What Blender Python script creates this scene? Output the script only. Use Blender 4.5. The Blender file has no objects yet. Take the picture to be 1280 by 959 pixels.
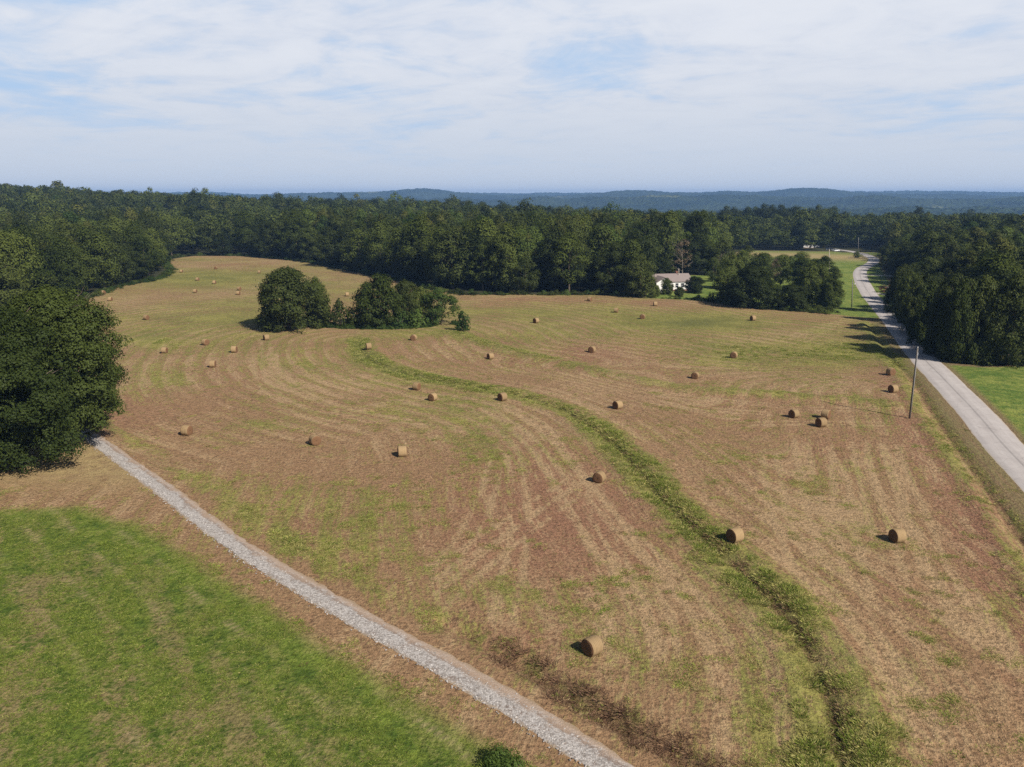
import bpy, math, random
import numpy as np
from mathutils import Vector

# ------------------------------------------------------------------ camera, light, exposure
SC = bpy.context.scene
COL = SC.collection
H = 30.0
PITCH = math.radians(13.5)
FPX = 982.0
cam_d = bpy.data.cameras.new('camera')
cam = bpy.data.objects.new('camera', cam_d); COL.objects.link(cam)
cam.location = (0, 0, H)
cam.rotation_euler = (math.pi / 2 - PITCH, 0, 0)
cam_d.sensor_fit = 'HORIZONTAL'
cam_d.angle_x = 2 * math.atan(640 / FPX)
cam_d.clip_end = 60000
SC.camera = cam

SUN_AZ = math.radians(136)          # clockwise from +Y, direction towards the sun
SUN_EL = math.radians(39)
SUN_STR = 5.0
SKY_STR = 0.05
SC.view_settings.view_transform = 'Standard'
SC.view_settings.look = 'None'
SC.view_settings.gamma = 1
SC.view_settings.exposure = 0.40
SC.cycles.use_denoising = False
SC.cycles.max_bounces = 5
SC.cycles.diffuse_bounces = 3
SC.cycles.glossy_bounces = 1
SC.cycles.transmission_bounces = 3
SC.cycles.volume_bounces = 0
SC.cycles.transparent_max_bounces = 4
SC.cycles.use_adaptive_sampling = False

sun_d = bpy.data.lights.new('sun', 'SUN'); sun_d.energy = SUN_STR; sun_d.angle = math.radians(0.53)
sun_d.color = (1.0, 0.93, 0.84)
sun = bpy.data.objects.new('sun', sun_d); COL.objects.link(sun)
sv = Vector((math.sin(SUN_AZ) * math.cos(SUN_EL), math.cos(SUN_AZ) * math.cos(SUN_EL), math.sin(SUN_EL)))
sun.rotation_euler = sv.to_track_quat('Z', 'Y').to_euler()
sun.location = (0, 0, 200)

# ------------------------------------------------------------------ node expression helper
class E:
    """wraps a node socket so that shader maths can be written as arithmetic"""
    def __init__(s, nt, sock): s.nt, s.s = nt, sock
    def _m(s, op, *o, clamp=False):
        n = s.nt.nodes.new('ShaderNodeMath'); n.operation = op; n.use_clamp = clamp
        for i, v in enumerate((s,) + o):
            if isinstance(v, E): s.nt.links.new(v.s, n.inputs[i])
            else: n.inputs[i].default_value = v
        return E(s.nt, n.outputs[0])
    def __add__(s, o): return s._m('ADD', o)
    __radd__ = __add__
    def __mul__(s, o): return s._m('MULTIPLY', o)
    __rmul__ = __mul__
    def __sub__(s, o): return s._m('SUBTRACT', o)
    def __rsub__(s, o): return (s * -1.0) + o
    def __truediv__(s, o): return s._m('DIVIDE', o)
    def clamp(s): return s._m('ADD', 0.0, clamp=True)
    def maxi(s, o): return s._m('MAXIMUM', o)
    def pw(s, o): return s._m('POWER', o)
    def absv(s): return s._m('ABSOLUTE')
    def sinv(s): return s._m('SINE')
    def ss(s, a, b, lo=0.0, hi=1.0):
        n = s.nt.nodes.new('ShaderNodeMapRange'); n.interpolation_type = 'SMOOTHSTEP'
        s.nt.links.new(s.s, n.inputs['Value'])
        n.inputs['From Min'].default_value = a; n.inputs['From Max'].default_value = b
        n.inputs['To Min'].default_value = lo; n.inputs['To Max'].default_value = hi
        return E(s.nt, n.outputs['Result'])

def nattr(nt, name, out='Fac'):
    n = nt.nodes.new('ShaderNodeAttribute'); n.attribute_name = name
    return E(nt, n.outputs[out])
def npos(nt):
    return E(nt, nt.nodes.new('ShaderNodeNewGeometry').outputs['Position'])
def nvec(nt, x, y, z):
    n = nt.nodes.new('ShaderNodeCombineXYZ')
    for i, v in enumerate((x, y, z)):
        if isinstance(v, E): nt.links.new(v.s, n.inputs[i])
        else: n.inputs[i].default_value = v
    return E(nt, n.outputs[0])
def nsep(nt, v):
    n = nt.nodes.new('ShaderNodeSeparateXYZ'); nt.links.new(v.s, n.inputs[0])
    return [E(nt, n.outputs[i]) for i in range(3)]
def nnoise(nt, v, scale, detail=3, rough=.55, dist=0.0):
    n = nt.nodes.new('ShaderNodeTexNoise'); nt.links.new(v.s, n.inputs['Vector'])
    n.inputs['Scale'].default_value = scale; n.inputs['Detail'].default_value = detail
    n.inputs['Roughness'].default_value = rough; n.inputs['Distortion'].default_value = dist
    return E(nt, n.outputs['Fac'])
def nvor(nt, v, scale, feature='F1'):
    n = nt.nodes.new('ShaderNodeTexVoronoi'); n.feature = feature; nt.links.new(v.s, n.inputs['Vector'])
    n.inputs['Scale'].default_value = scale
    return E(nt, n.outputs['Distance']), (E(nt, n.outputs['Color']) if feature == 'F1' else None)
def nmix(nt, f, a, b):
    n = nt.nodes.new('ShaderNodeMix'); n.data_type = 'RGBA'
    for v, k in ((f, 0), (a, 6), (b, 7)):
        if isinstance(v, E): nt.links.new(v.s, n.inputs[k])
        elif k == 0: n.inputs[k].default_value = v
        else: n.inputs[k].default_value = (*v, 1)
    return E(nt, n.outputs[2])
def nscale(nt, c, f):
    n = nt.nodes.new('ShaderNodeVectorMath'); n.operation = 'SCALE'
    if isinstance(c, E): nt.links.new(c.s, n.inputs[0])
    else: n.inputs[0].default_value = c
    if isinstance(f, E): nt.links.new(f.s, n.inputs['Scale'])
    else: n.inputs['Scale'].default_value = f
    return E(nt, n.outputs[0])
def new_mat(name):
    m = bpy.data.materials.new(name); m.use_nodes = True
    return m, m.node_tree, m.node_tree.nodes['Principled BSDF']
def finish(nt, bsdf, col, rough=.9, bump=None, bdist=.05, bstr=.6, spec=.15):
    if isinstance(col, E): nt.links.new(col.s, bsdf.inputs['Base Color'])
    else: bsdf.inputs['Base Color'].default_value = (*col, 1)
    if isinstance(rough, E): nt.links.new(rough.s, bsdf.inputs['Roughness'])
    else: bsdf.inputs['Roughness'].default_value = rough
    bsdf.inputs['Specular IOR Level'].default_value = spec
    if bump is not None:
        n = nt.nodes.new('ShaderNodeBump'); n.inputs['Distance'].default_value = bdist
        n.inputs['Strength'].default_value = bstr
        nt.links.new(bump.s, n.inputs['Height']); nt.links.new(n.outputs[0], bsdf.inputs['Normal'])

# ------------------------------------------------------------------ sky
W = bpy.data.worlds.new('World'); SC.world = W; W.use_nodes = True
nt = W.node_tree
bg = nt.nodes['Background']
sky = nt.nodes.new('ShaderNodeTexSky'); sky.sky_type = 'NISHITA'; sky.sun_disc = False
sky.sun_elevation = SUN_EL; sky.sun_rotation = SUN_AZ
sky.air_density = 0.9; sky.dust_density = 0.9; sky.ozone_density = 1.0; sky.altitude = 250
tc = nt.nodes.new('ShaderNodeTexCoord')
dx, dy, dz = nsep(nt, E(nt, tc.outputs['Generated']))
zz = dz.maxi(0.0) + 0.11
pv = nvec(nt, dx / zz, dy / zz * 1.0, 0.3)
big = nnoise(nt, nvec(nt, dx / zz * .8 + 3.1, dy / zz * .7 + .4, 1.7), .85, 5, .5, .5)
wisp = nnoise(nt, nvec(nt, dx / zz * .9 + dy / zz * .3, dy / zz * .9, 5.2), 1.7, 7, .58, .9)
fine = nnoise(nt, pv, 4.0, 6, .6, .5)
m = (big * 1.0 + (wisp - .5) * .75 + (fine - .5) * .3)
mask = m.ss(.22, .56)
low = dz.ss(.0, .13)                         # towards the horizon the cloud sheet closes up
mask = (mask * low + (1.0 - low) * .85)
front = dy.ss(.30, .72) * dz.ss(.42, .27) * .97 + .01     # clouds kept to the view; unseen sky overhead and behind cleared to deepen shadows
mask = (mask * .88 + .04).clamp()
cl = (fine * .6 + wisp * .9 + big * .4)
cloud = nmix(nt, cl.ss(.6, 1.2), (9.6, 10.4, 12.1), (12.4, 12.7, 13.5))
lowcol = nmix(nt, dz.ss(.0, .20), (9.8, 10.4, 11.5), cloud)
veil = nmix(nt, mask, (6.6, 9.4, 13.2), lowcol)      # thin blue gaps between the sheets
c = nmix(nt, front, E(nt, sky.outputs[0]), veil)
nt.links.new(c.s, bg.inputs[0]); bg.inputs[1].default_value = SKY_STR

# ------------------------------------------------------------------ numpy noise, polylines, terrain
def vnoise(x, y, seed=0):
    xi = np.floor(x).astype(np.int64); yi = np.floor(y).astype(np.int64)
    xf = x - xi; yf = y - yi
    u = xf * xf * (3 - 2 * xf); v = yf * yf * (3 - 2 * yf)
    def hsh(a, b):
        n = (a * 374761393 + b * 668265263 + seed * 1442695041) & 0xffffffff
        n = ((n ^ (n >> 13)) * 1274126177) & 0xffffffff
        return ((n ^ (n >> 16)) & 0xffff) / 65535.0
    return (hsh(xi, yi) * (1 - u) + hsh(xi + 1, yi) * u) * (1 - v) + (hsh(xi, yi + 1) * (1 - u) + hsh(xi + 1, yi + 1) * u) * v
def fbm(x, y, seed=0, o=4):
    s = 0; a = .5; t = 0
    for i in range(o):
        s = s + a * vnoise(x, y, seed + i * 17); t += a; a *= .5; x = x * 2.03 + 11.3; y = y * 2.03 + 5.7
    return s / t
def sstep(a, b, x):
    t = np.clip((x - a) / (b - a), 0, 1); return t * t * (3 - 2 * t)

CP, SP = math.cos(PITCH), math.sin(PITCH)
def ray(u, v):
    x = (u - 640) / FPX; yv = (479.5 - v) / FPX
    return x, CP + yv * SP, -SP + yv * CP
def G0(u, v, z=0.0):
    x, y, d = ray(u, v); t = (z - H) / d
    return (x * t, y * t)

def catmull(P, n=8):
    P = [np.array(p, float) for p in P]
    P = [2 * P[0] - P[1]] + P + [2 * P[-1] - P[-2]]
    out = []
    for i in range(1, len(P) - 2):
        for k in range(n):
            t = k / n
            out.append(.5 * ((2 * P[i]) + (-P[i - 1] + P[i + 1]) * t + (2 * P[i - 1] - 5 * P[i] + 4 * P[i + 1] - P[i + 2]) * t * t + (-P[i - 1] + 3 * P[i] - 3 * P[i + 1] + P[i + 2]) * t ** 3))
    out.append(P[-2]); return np.array(out)
def seg_dist(x, y, L):
    """distance, side (+ left of travel), arclength of the nearest point of polyline L"""
    best = np.full(x.shape, 1e12); side = np.zeros(x.shape); arc = np.zeros(x.shape); s0 = 0
    for a, b in zip(L[:-1], L[1:]):
        d = b - a; l2 = d @ d; l = math.sqrt(l2)
        t = np.clip(((x - a[0]) * d[0] + (y - a[1]) * d[1]) / l2, 0, 1)
        ex = x - a[0] - t * d[0]; ey = y - a[1] - t * d[1]
        q = ex * ex + ey * ey
        k = q < best
        best = np.where(k, q, best); side = np.where(k, np.sign(d[0] * ey - d[1] * ex), side); arc = np.where(k, s0 + t * l, arc)
        s0 += l
    return np.sqrt(best), side, arc
def in_poly(x, y, P):
    c = np.zeros(x.shape, bool); j = len(P) - 1
    for i in range(len(P)):
        xi, yi = P[i]; xj, yj = P[j]
        if yi != yj:
            c ^= ((yi > y) != (yj > y)) & (x < (xj - xi) * (y - yi) / (yj - yi) + xi)
        j = i
    return c

TERR = catmull([G0(*p) for p in [(447,425),(453,440),(475,456),(520,469),(580,480),(640,491),(700,510),(745,537),(785,572),(822,618),(862,656),(912,700),(960,745),(998,790),(1022,835),(1040,885),(1050,930),(1062,975),(1080,1060)]], 5)
TERR2 = catmull([G0(*p) for p in [(560,415),(600,427),(650,440),(700,452),(780,470),(860,486),(960,492),(1050,500),(1110,505)]], 4)
DITCH = catmull([G0(*p) for p in [(1088,405),(1116,447),(1140,475),(1163,512),(1191,551),(1214,583),(1243,624),(1280,678),(1330,750),(1400,860)]], 4)
r0 = np.array(G0(1220, 517)); r1 = np.array(G0(1153, 447)); rd = (r0 - r1) / np.linalg.norm(r0 - r1)
ROADC = catmull([r0 + rd * 140, r0 + rd * 90, r0 + rd * 45, G0(1256, 558)] + [G0(*p) for p in [(1220,517),(1153,447),(1099,381),(1086,365),(1077,350),(1075,341),(1079,335),(1089,329),(1093,322.5),(1089,317),(1076.5,310),(1060,305.6),(1040,303)]], 7)
DRIVE = catmull([G0(*p) for p in [(96,535),(135,560),(200,608),(300,684),(400,745),(500,802),(600,857),(690,912),(760,957),(860,1020),(1010,1120)]], 5)
DDITCH = catmull([G0(*p) for p in [(555,775),(640,822),(700,858),(760,895),(830,935),(900,975),(1000,1040)]], 4)
ROAD_W = 5.3

def hgt(x, y, fine=True):
    x = np.asarray(x, float); y = np.asarray(y, float)
    r = np.hypot(x, y)
    h = (fbm(x / 60, y / 60, 3, 3) - .5) * 1.2 * sstep(60, 130, r) * (1 - sstep(300, 500, r))
    # wooded hill to the left, rolling land behind, then a drop into the valley
    h = h + 20 * np.exp(-(((x + 500) / 210) ** 2 + ((y - 760) / 230) ** 2))
    h = h + 4 * np.exp(-(((x + 150) / 170) ** 2 + ((y - 760) / 200) ** 2))
    h = h + (fbm(x / 260 + 4, y / 260, 8, 3) - .5) * 9 * sstep(420, 800, r)
    rt = sstep(-500, 500, x)
    h = h - 6 * sstep(300, 620, y) * sstep(-60, 200, x)
    h = h - 46 * sstep(650, 1900, y + rt * 150) * sstep(0, 50, r)
    if fine:
        n = r < 420
        if np.any(n):
            xs, ys = x[n] if x.ndim else x, y[n] if y.ndim else y
            d, s, a = seg_dist(np.atleast_1d(xs), np.atleast_1d(ys), TERR)
            d = d * s                              # left of travel positive = field side towards the road
            z = .34 * np.exp(-((d - 1.9) / 1.7) ** 2) - .30 * np.exp(-((d + .1) / .5) ** 2) + .2 * np.exp(-((d + 1.9) / 1.0) ** 2)
            d2, s2, _ = seg_dist(np.atleast_1d(xs), np.atleast_1d(ys), TERR2)
            z = z + .45 * np.exp(-(d2 / 2.2) ** 2)
            d3, s3, _ = seg_dist(np.atleast_1d(xs), np.atleast_1d(ys), DITCH)
            z = z - .5 * np.exp(-(d3 / .8) ** 2) + .2 * np.exp(-((d3 * s3 + 2.) / 1.0) ** 2)
            d4, s4, _ = seg_dist(np.atleast_1d(xs), np.atleast_1d(ys), DDITCH)
            z = z - .5 * np.exp(-(d4 / .7) ** 2)
            z = z + (vnoise(np.atleast_1d(xs) * 1.3, np.atleast_1d(ys) * 1.3, 5) - .5) * .10
            dr, _, _ = seg_dist(np.atleast_1d(xs), np.atleast_1d(ys), ROADC)
            z = z * sstep(ROAD_W * .5 + .2, ROAD_W * .5 + 1.6, dr)
            dd, _, _ = seg_dist(np.atleast_1d(xs), np.atleast_1d(ys), DRIVE)
            z = z * sstep(1.2, 2.2, dd)
            if x.ndim: h[n] = h[n] + z
            else: h = h + z[0]
    return h
def hz(x, y): return float(hgt(np.array([x]), np.array([y]))[0])
def G(u, v):
    z = 0.0
    for _ in range(3):
        p = G0(u, v, z); z = float(hgt(np.array([p[0]]), np.array([p[1]]), False)[0])
    z = hz(*p)
    return (p[0], p[1], z)

# ------------------------------------------------------------------ object helpers
def tag(o, label=None, cat=None, group=None, kind=None):
    if label: o['label'] = label
    if cat: o['category'] = cat
    if group: o['group'] = group
    if kind: o['kind'] = kind
    return o
def mesh_np(name, V, F, mats=(), smooth=False, fattr=None, vattr=None, mi=None):
    """V (n,3), F (m,k) all faces with k corners"""
    me = bpy.data.meshes.new(name); V = np.asarray(V, np.float32); F = np.asarray(F, np.int32)
    k = F.shape[1]
    me.vertices.add(len(V)); me.vertices.foreach_set('co', V.ravel())
    me.loops.add(F.size); me.loops.foreach_set('vertex_index', F.ravel())
    me.polygons.add(len(F)); me.polygons.foreach_set('loop_start', np.arange(0, F.size, k, dtype=np.int32))
    me.polygons.foreach_set('loop_total', np.full(len(F), k, np.int32))
    if smooth: me.polygons.foreach_set('use_smooth', np.ones(len(F), bool))
    for m_ in mats: me.materials.append(m_)
    if mi is not None: me.polygons.foreach_set('material_index', np.asarray(mi, np.int32))
    me.update(calc_edges=True)
    for nm, a in (fattr or {}).items():
        me.attributes.new(nm, 'FLOAT', 'FACE').data.foreach_set('value', np.asarray(a, np.float32))
    for nm, a in (vattr or {}).items():
        me.attributes.new(nm, 'FLOAT', 'POINT').data.foreach_set('value', np.asarray(a, np.float32))
    return me
def link(name, me, parent=None, loc=None):
    o = bpy.data.objects.new(name, me); COL.objects.link(o)
    if parent: o.parent = parent
    if loc is not None: o.location = loc
    return o
def empty(name, loc, rz=0.0, label=None, cat=None, group=None):
    o = bpy.data.objects.new(name, None); COL.objects.link(o); o.location = loc; o.rotation_euler = (0, 0, rz)
    o.empty_display_size = .5
    return tag(o, label, cat, group)

class MB:
    """collects boxes, tubes and prisms for ONE mesh"""
    def __init__(s): s.V = []; s.F = []; s.M = []
    def add(s, V, F, m=0):
        b = len(s.V); s.V += [tuple(v) for v in V]
        for f in F: s.F.append(tuple(i + b for i in f)); s.M.append(m)
    def box(s, c, d, rz=0, m=0):
        x, y, z = [q / 2 for q in d]; cz, sz = math.cos(rz), math.sin(rz)
        V = []
        for k in (-z, z):
            for a, b in ((-x, -y), (x, -y), (x, y), (-x, y)):
                V.append((c[0] + a * cz - b * sz, c[1] + a * sz + b * cz, c[2] + k))
        s.add(V, [(3, 2, 1, 0), (4, 5, 6, 7), (0, 1, 5, 4), (1, 2, 6, 5), (2, 3, 7, 6), (3, 0, 4, 7)], m)
    def tube(s, pts, rad, n=8, m=0, cap=True):
        pts = [Vector(p) for p in pts]; R = []
        for i, p in enumerate(pts):
            d = (pts[min(i + 1, len(pts) - 1)] - pts[max(i - 1, 0)]).normalized()
            a = d.orthogonal().normalized() if abs(d.z) < .99 else Vector((1, 0, 0))
            if abs(d.z) < .99: a = Vector((0, 0, 1)).cross(d).normalized()
            b = d.cross(a)
            R.append([p + (a * math.cos(2 * math.pi * k / n) + b * math.sin(2 * math.pi * k / n)) * rad[i] for k in range(n)])
        V = [v for r in R for v in r]; F = []
        for i in range(len(R) - 1):
            for k in range(n):
                F.append((i * n + k, i * n + (k + 1) % n, (i + 1) * n + (k + 1) % n, (i + 1) * n + k))
        if cap: F.append(tuple(range(n))[::-1]); F.append(tuple((len(R) - 1) * n + k for k in range(n)))
        s.add(V, F, m)
    def mesh(s, name, mats, smooth=False):
        me = bpy.data.meshes.new(name); me.from_pydata(s.V, [], s.F)
        for m_ in mats: me.materials.append(m_)
        me.polygons.foreach_set('material_index', s.M)
        if smooth: me.polygons.foreach_set('use_smooth', [True] * len(s.F))
        me.update(); return me

# ------------------------------------------------------------------ open land (no forest)
OPEN_PX = [(-420,470),(-150,425),(0,402),(95,378),(150,359),(190,351),(211,341),(206,326),(240,321),(300,321),(350,325),(387,329),(425,336),(462,344),(520,357),(577,369),(740,369.5),(780,371),(830,374),(880,377),(930,384),(1000,390),(1046,393)]
OPEN = [G0(*p) for p in OPEN_PX]
YARD = [G0(*p) for p in [(808,371),(818,352),(855,345),(895,345),(900,322),(925,310),(937,306),(1010,306),(1050,304),(1100,303),(1112,318),(1100,325),(1100,333),(1106,343),(1112,352),(1120,368),(1118,382)]]
RIGHTB = [G0(*p) for p in [(1122,388),(1140,410),(1163,434),(1188,450),(1225,459),(1290,457),(1480,470),(1700,520)]]
OPEN_POLY = np.array(OPEN[:17] + [G0(806, 372), G0(812, 362)] + YARD[1:] + RIGHTB + [(400, 20), (400, -200), (-400, -200), (-260, 60)])

# ------------------------------------------------------------------ ground sheet
def axis(segs, start):
    out = [start]
    for end, st in segs:
        n = max(1, int(round((end - out[-1]) / st))); out += list(np.linspace(out[-1], end, n + 1)[1:])
    return out
def geo(a, b, s0, g=1.25):
    out = []; v = a; s = s0
    while v < b: v += s; s *= g; out.append(v)
    return out
xp = axis([(72, .42), (120, .7), (180, 1.5), (320, 4)], 0.0); xp += geo(320, 8600, 6)
XS = np.array([-v for v in xp[:0:-1]] + xp)
yp = axis([(30, 3), (110, .38), (160, .6), (260, .95), (420, 2.2)], 0.0); yp += geo(420, 8600, 4, 1.18)
ym = [-v for v in geo(0, 2400, 8, 1.4)][::-1]
YS = np.array(ym + yp)
GX, GY = np.meshgrid(XS, YS)
gx, gy = GX.ravel(), GY.ravel()
gr = np.hypot(gx, gy)
gz = hgt(gx, gy)
gz = np.where(gr > 1500, np.minimum(gz, -46) - sstep(1500, 3500, gr) * 60, gz)

near = gr < 520
nx_, ny_ = gx[near], gy[near]
def zeros(): return np.zeros(len(nx_))
dT, sT, aT = seg_dist(nx_, ny_, TERR); sdT = dT * sT
dT2, _, _ = seg_dist(nx_, ny_, TERR2)
dDi, sDi, aDi = seg_dist(nx_, ny_, DITCH); sdDi = dDi * sDi
dR, _, aR = seg_dist(nx_, ny_, ROADC)
dD, sD, aD = seg_dist(nx_, ny_, DRIVE); sdD = dD * sD
dDD, _, _ = seg_dist(nx_, ny_, DDITCH)
isopen = in_poly(nx_, ny_, OPEN_POLY)
dOp, _, _ = seg_dist(nx_, ny_, np.vstack([OPEN_POLY, OPEN_POLY[:1]]))
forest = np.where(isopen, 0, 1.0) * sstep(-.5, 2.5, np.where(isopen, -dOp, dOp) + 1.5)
wob = (fbm(nx_ / 6, ny_ / 6, 21, 3) - .5) * 6
wob2 = (fbm(nx_ / 22, ny_ / 22, 22, 3) - .5)
def blob(u, v, ru, rv, amp=1.0, rot=0.0):
    c = G0(u, v); ax = (np.array(G0(u + ru, v)) - c); ay = (np.array(G0(u, v - rv)) - c)
    M = np.linalg.inv(np.array([ax, ay]).T); q = M @ np.array([nx_ - c[0], ny_ - c[1]])
    return amp * np.exp(-(q[0] ** 2 + q[1] ** 2))
# green: living grass; red: bare reddish soil; pale: straw; lawn: lush mown grass; weed: purple-brown weeds
green = .31 + wob2 * .5 + sstep(95, 180, ny_) * .24
for b in [(575,510,75,26,.42),(480,470,60,14,.3),(610,560,40,30,.25),(400,455,60,10,.2),(250,400,90,10,.25),(330,350,110,10,.3),(240,345,60,8,.2),(180,425,40,12,.28),
          (880,404,95,9,.5),(700,390,120,7,.15),(960,440,120,14,.2),(1060,440,50,18,.3),(200,470,50,14,.28),(330,530,50,8,.28),(280,552,55,7,.25),(430,565,40,7,.2),
          (1100,520,30,30,.15),(1000,610,40,25,.12),(800,745,22,16,.35),(1080,620,26,50,.15),(1160,850,60,60,.2),(1250,760,25,40,.3),(1060,700,60,40,.12),(480,640,60,30,.22),(380,610,60,20,.2),(300,600,60,20,.18),(640,740,80,16,.22)]:
    green = green + blob(*b)
red = .25 + wob2 * .3
for b in [(680,610,120,60,.42),(690,440,150,16,.55),(560,425,60,8,.35),(850,500,120,14,.3),(1230,640,40,60,.35),(760,660,80,50,.3),(620,700,100,60,.28),(250,470,90,16,.3),(160,520,80,20,.3),(450,500,80,16,.1),
          (1060,560,80,20,.25),(1120,740,60,40,.2),(650,375,120,4,.4),(840,378,90,3.5,.4),(290,335,40,5,.4),(640,805,60,20,.3),(400,650,60,16,.35),(950,600,60,20,.2)]:
    red = red + blob(*b)
green = green - np.clip(red - .4, 0, 1) * .35
# terrace: lush on both shoulders of a dark furrow
wv = 2.75 + wob * .35 + sstep(75, 45, ny_) * 1.0
terr = np.exp(-(np.abs(sdT + .2) / wv) ** 3) * sstep(0, 12, aT + 6)
lowright = sstep(70, 45, ny_)
terr = np.maximum(terr, np.exp(-((sdT + 1.5) / (4.2 + wob * .4)) ** 4) * lowright * .55)
green = green + terr * .55
green = green + np.exp(-(dT2 / 2.6) ** 2) * .35
# between drive and field: dark grass line, then thin reddish ground
fs = sdD                                        # + on the field side
green = green + np.exp(-((fs - 3.6 - wob * .2) / 1.5) ** 2) * .28 * (fs > 0)
green = green + np.exp(-((fs - 9 - wob) / 3.5) ** 2) * .2 * (fs > 0) * sstep(90, 60, ny_)
weed = np.exp(-((dDD - .4 - wob * .15) / 1.1) ** 2) * .62 * sstep(52, 44, ny_)
weed = np.maximum(weed, np.exp(-(sdT + .1 + wob * .06) ** 2 / .9) * .5 * sstep(150, 80, ny_))
# roadside: ditch, green lip, brown verge
green = green + np.exp(-((sdDi + 1.3) / 1.1) ** 2) * .42 + np.exp(-((sdDi - .9) / .7) ** 2) * .3
side_road = (sdDi > 0)
verge = sstep(.6, 1.6, sdDi) * sstep(14, 9, dR) * sstep(240, 200, ny_)
red = red + np.exp(-((sdDi + 4.2) / 2.4) ** 2) * .5
FE = np.array([G0(*p) for p in [(800,372.5),(830,374),(880,377),(930,384),(1000,390),(1046,393),(1085,398)]])
fary = sstep(-1, 2, ny_ - np.interp(nx_, FE[:, 0], FE[:, 1]) + wob * .3) * sstep(38, 42, nx_)        # yards and verges round the house and the road bend
# left lawn, tan ground round the oaks
LAWN = np.array([G0(*p) for p in [(-300,640),(-60,640),(0,634),(60,632),(105,628),(140,642),(185,652),(240,685),(300,724),(350,752),(400,788),(450,818),(520,858),(600,905),(650,935),(700,980),(760,1060),(700,1500),(-900,1500)]])
inL = in_poly(nx_ + wob * .22, ny_ + wob * .22, LAWN)
dL, _, _ = seg_dist(nx_, ny_, LAWN)
lawn = np.where(inL, sstep(0, 2.2, dL), 0)
lawnedge = np.where(inL, np.exp(-(dL / 7) ** 2), 0)
leftside = (sdD < 0) * 1.0
tan_ = leftside * (1 - lawn) * sstep(74, 84, ny_)
RL = np.array([G0(*p) for p in [(1176,456),(1225,460),(1300,459),(1480,470),(1700,560),(1500,760),(1400,700),(1290,566)]])
rl = np.where(in_poly(nx_, ny_, RL), 1.0, 0) * sstep(ROAD_W / 2 + .3, ROAD_W / 2 + 1.5, dR)
lawn2 = np.maximum(rl, fary * isopen)
dyard, _, _ = seg_dist(nx_, ny_, np.array([G0(*p) for p in [(935,313),(1000,314),(1060,318)]]))
straw = np.exp(-(dyard / 30) ** 2) * sstep(330, 380, ny_)
lawn2 = lawn2 * (1 - straw * .8)
# vehicle tracks and mowing passes: paler, straw-rich lines
TRK = [[(742,586),(690,618),(630,660),(560,705),(500,752)],[(758,592),(705,626),(648,668),(590,715),(535,765)],[(690,560),(742,620),(790,690),(820,760),(840,830)],[(668,556),(715,622),(755,700),(775,780),(780,840)],
       [(640,560),(650,640),(640,720),(622,800)],[(625,565),(600,640),(560,700),(500,740)],[(610,500),(668,540),(720,600),(770,655),(850,730),(915,830)],[(590,505),(640,545),(690,610)],[(700,560),(660,520),(590,495),(500,500),(400,520)],
       [(1072,545),(1084,600),(1100,660),(1118,690)],[(1090,545),(1108,610),(1130,680),(1150,740)],[(1110,548),(1135,610),(1165,690),(1215,790)],[(1048,560),(1052,620),(1062,690),(1080,760)],[(960,560),(975,640),(1010,720),(1080,830),(1130,959)],
       [(1000,540),(1015,620),(1050,720),(1120,850),(1180,959)],[(340,440),(345,470),(400,500),(470,520),(560,530)],[(320,445),(330,480),(380,515),(450,540)],[(240,425),(300,415),(330,425),(335,450),(370,490)],[(230,420),(290,405),(340,412)],
       [(980,517),(900,512),(800,500)],[(1120,512),(1020,510),(900,500),(800,492)],[(600,470),(700,490),(760,520)],[(1128,530),(1000,528),(900,530)],[(980,424),(1040,405),(1080,398)],[(1000,430),(1030,412),(1050,402)]]
trk = zeros()
for q in TRK:
    L = catmull([G0(*p) for p in q], 4)
    d, s, a = seg_dist(nx_, ny_, L)
    w = .35 + d * 0
    trk = np.maximum(trk, (np.exp(-((d - .8) / .34) ** 2)) * sstep(0, 4, a) * sstep(0, 4, a.max() - a))
trk = trk * (1 - lawn)
q0 = np.array(G0(58, 775)); q1 = np.array(G0(195, 955)); qd = (q1 - q0) / np.linalg.norm(q1 - q0); qn = np.array([-qd[1], qd[0]])
lc_ = ((nx_ - q0[0]) * qn[0] + (ny_ - q0[1]) * qn[1]); la_ = (nx_ - q0[0]) * qd[0] + (ny_ - q0[1]) * qd[1]
lk = np.round(lc_ / 3.1); ld = lc_ - lk * 3.1 - .12 * np.sin(la_ / 3 + lk)
dl = np.exp(-(ld / .17) ** 2) * sstep(.46, .62, fbm(la_ / 3.5 + lk * 7.3, lk * 3.1 + 2, 71, 3)) * lawn
pale = .3 + (fbm(nx_ / 14, ny_ / 14, 55, 3) - .5) * .8 + trk * .62 + sstep(150, 230, ny_) * .05
for b in [(380,480,120,18,.3),(1040,480,70,12,.35),(980,420,110,14,.2),(270,440,90,14,.2),(1000,600,60,60,.15),(550,395,40,12,.2)]:
    pale = pale + blob(*b)
def full(a, v=0.0):
    o = np.full(len(gx), v); o[near] = a; return o
# mowing coordinate: parallel to the terrace left of it, blending to the roadside on the right
wr = sstep(6, 26, sdT) * sstep(150, 120, ny_)
sw = sdT * (1 - wr) + (-sdDi) * wr
lng = aT * (1 - wr) + aDi * wr
R_, C_ = len(YS), len(XS)
idx = np.arange(R_ * C_).reshape(R_, C_)
F = np.stack([idx[:-1, :-1].ravel(), idx[:-1, 1:].ravel(), idx[1:, 1:].ravel(), idx[1:, :-1].ravel()], 1)

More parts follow.
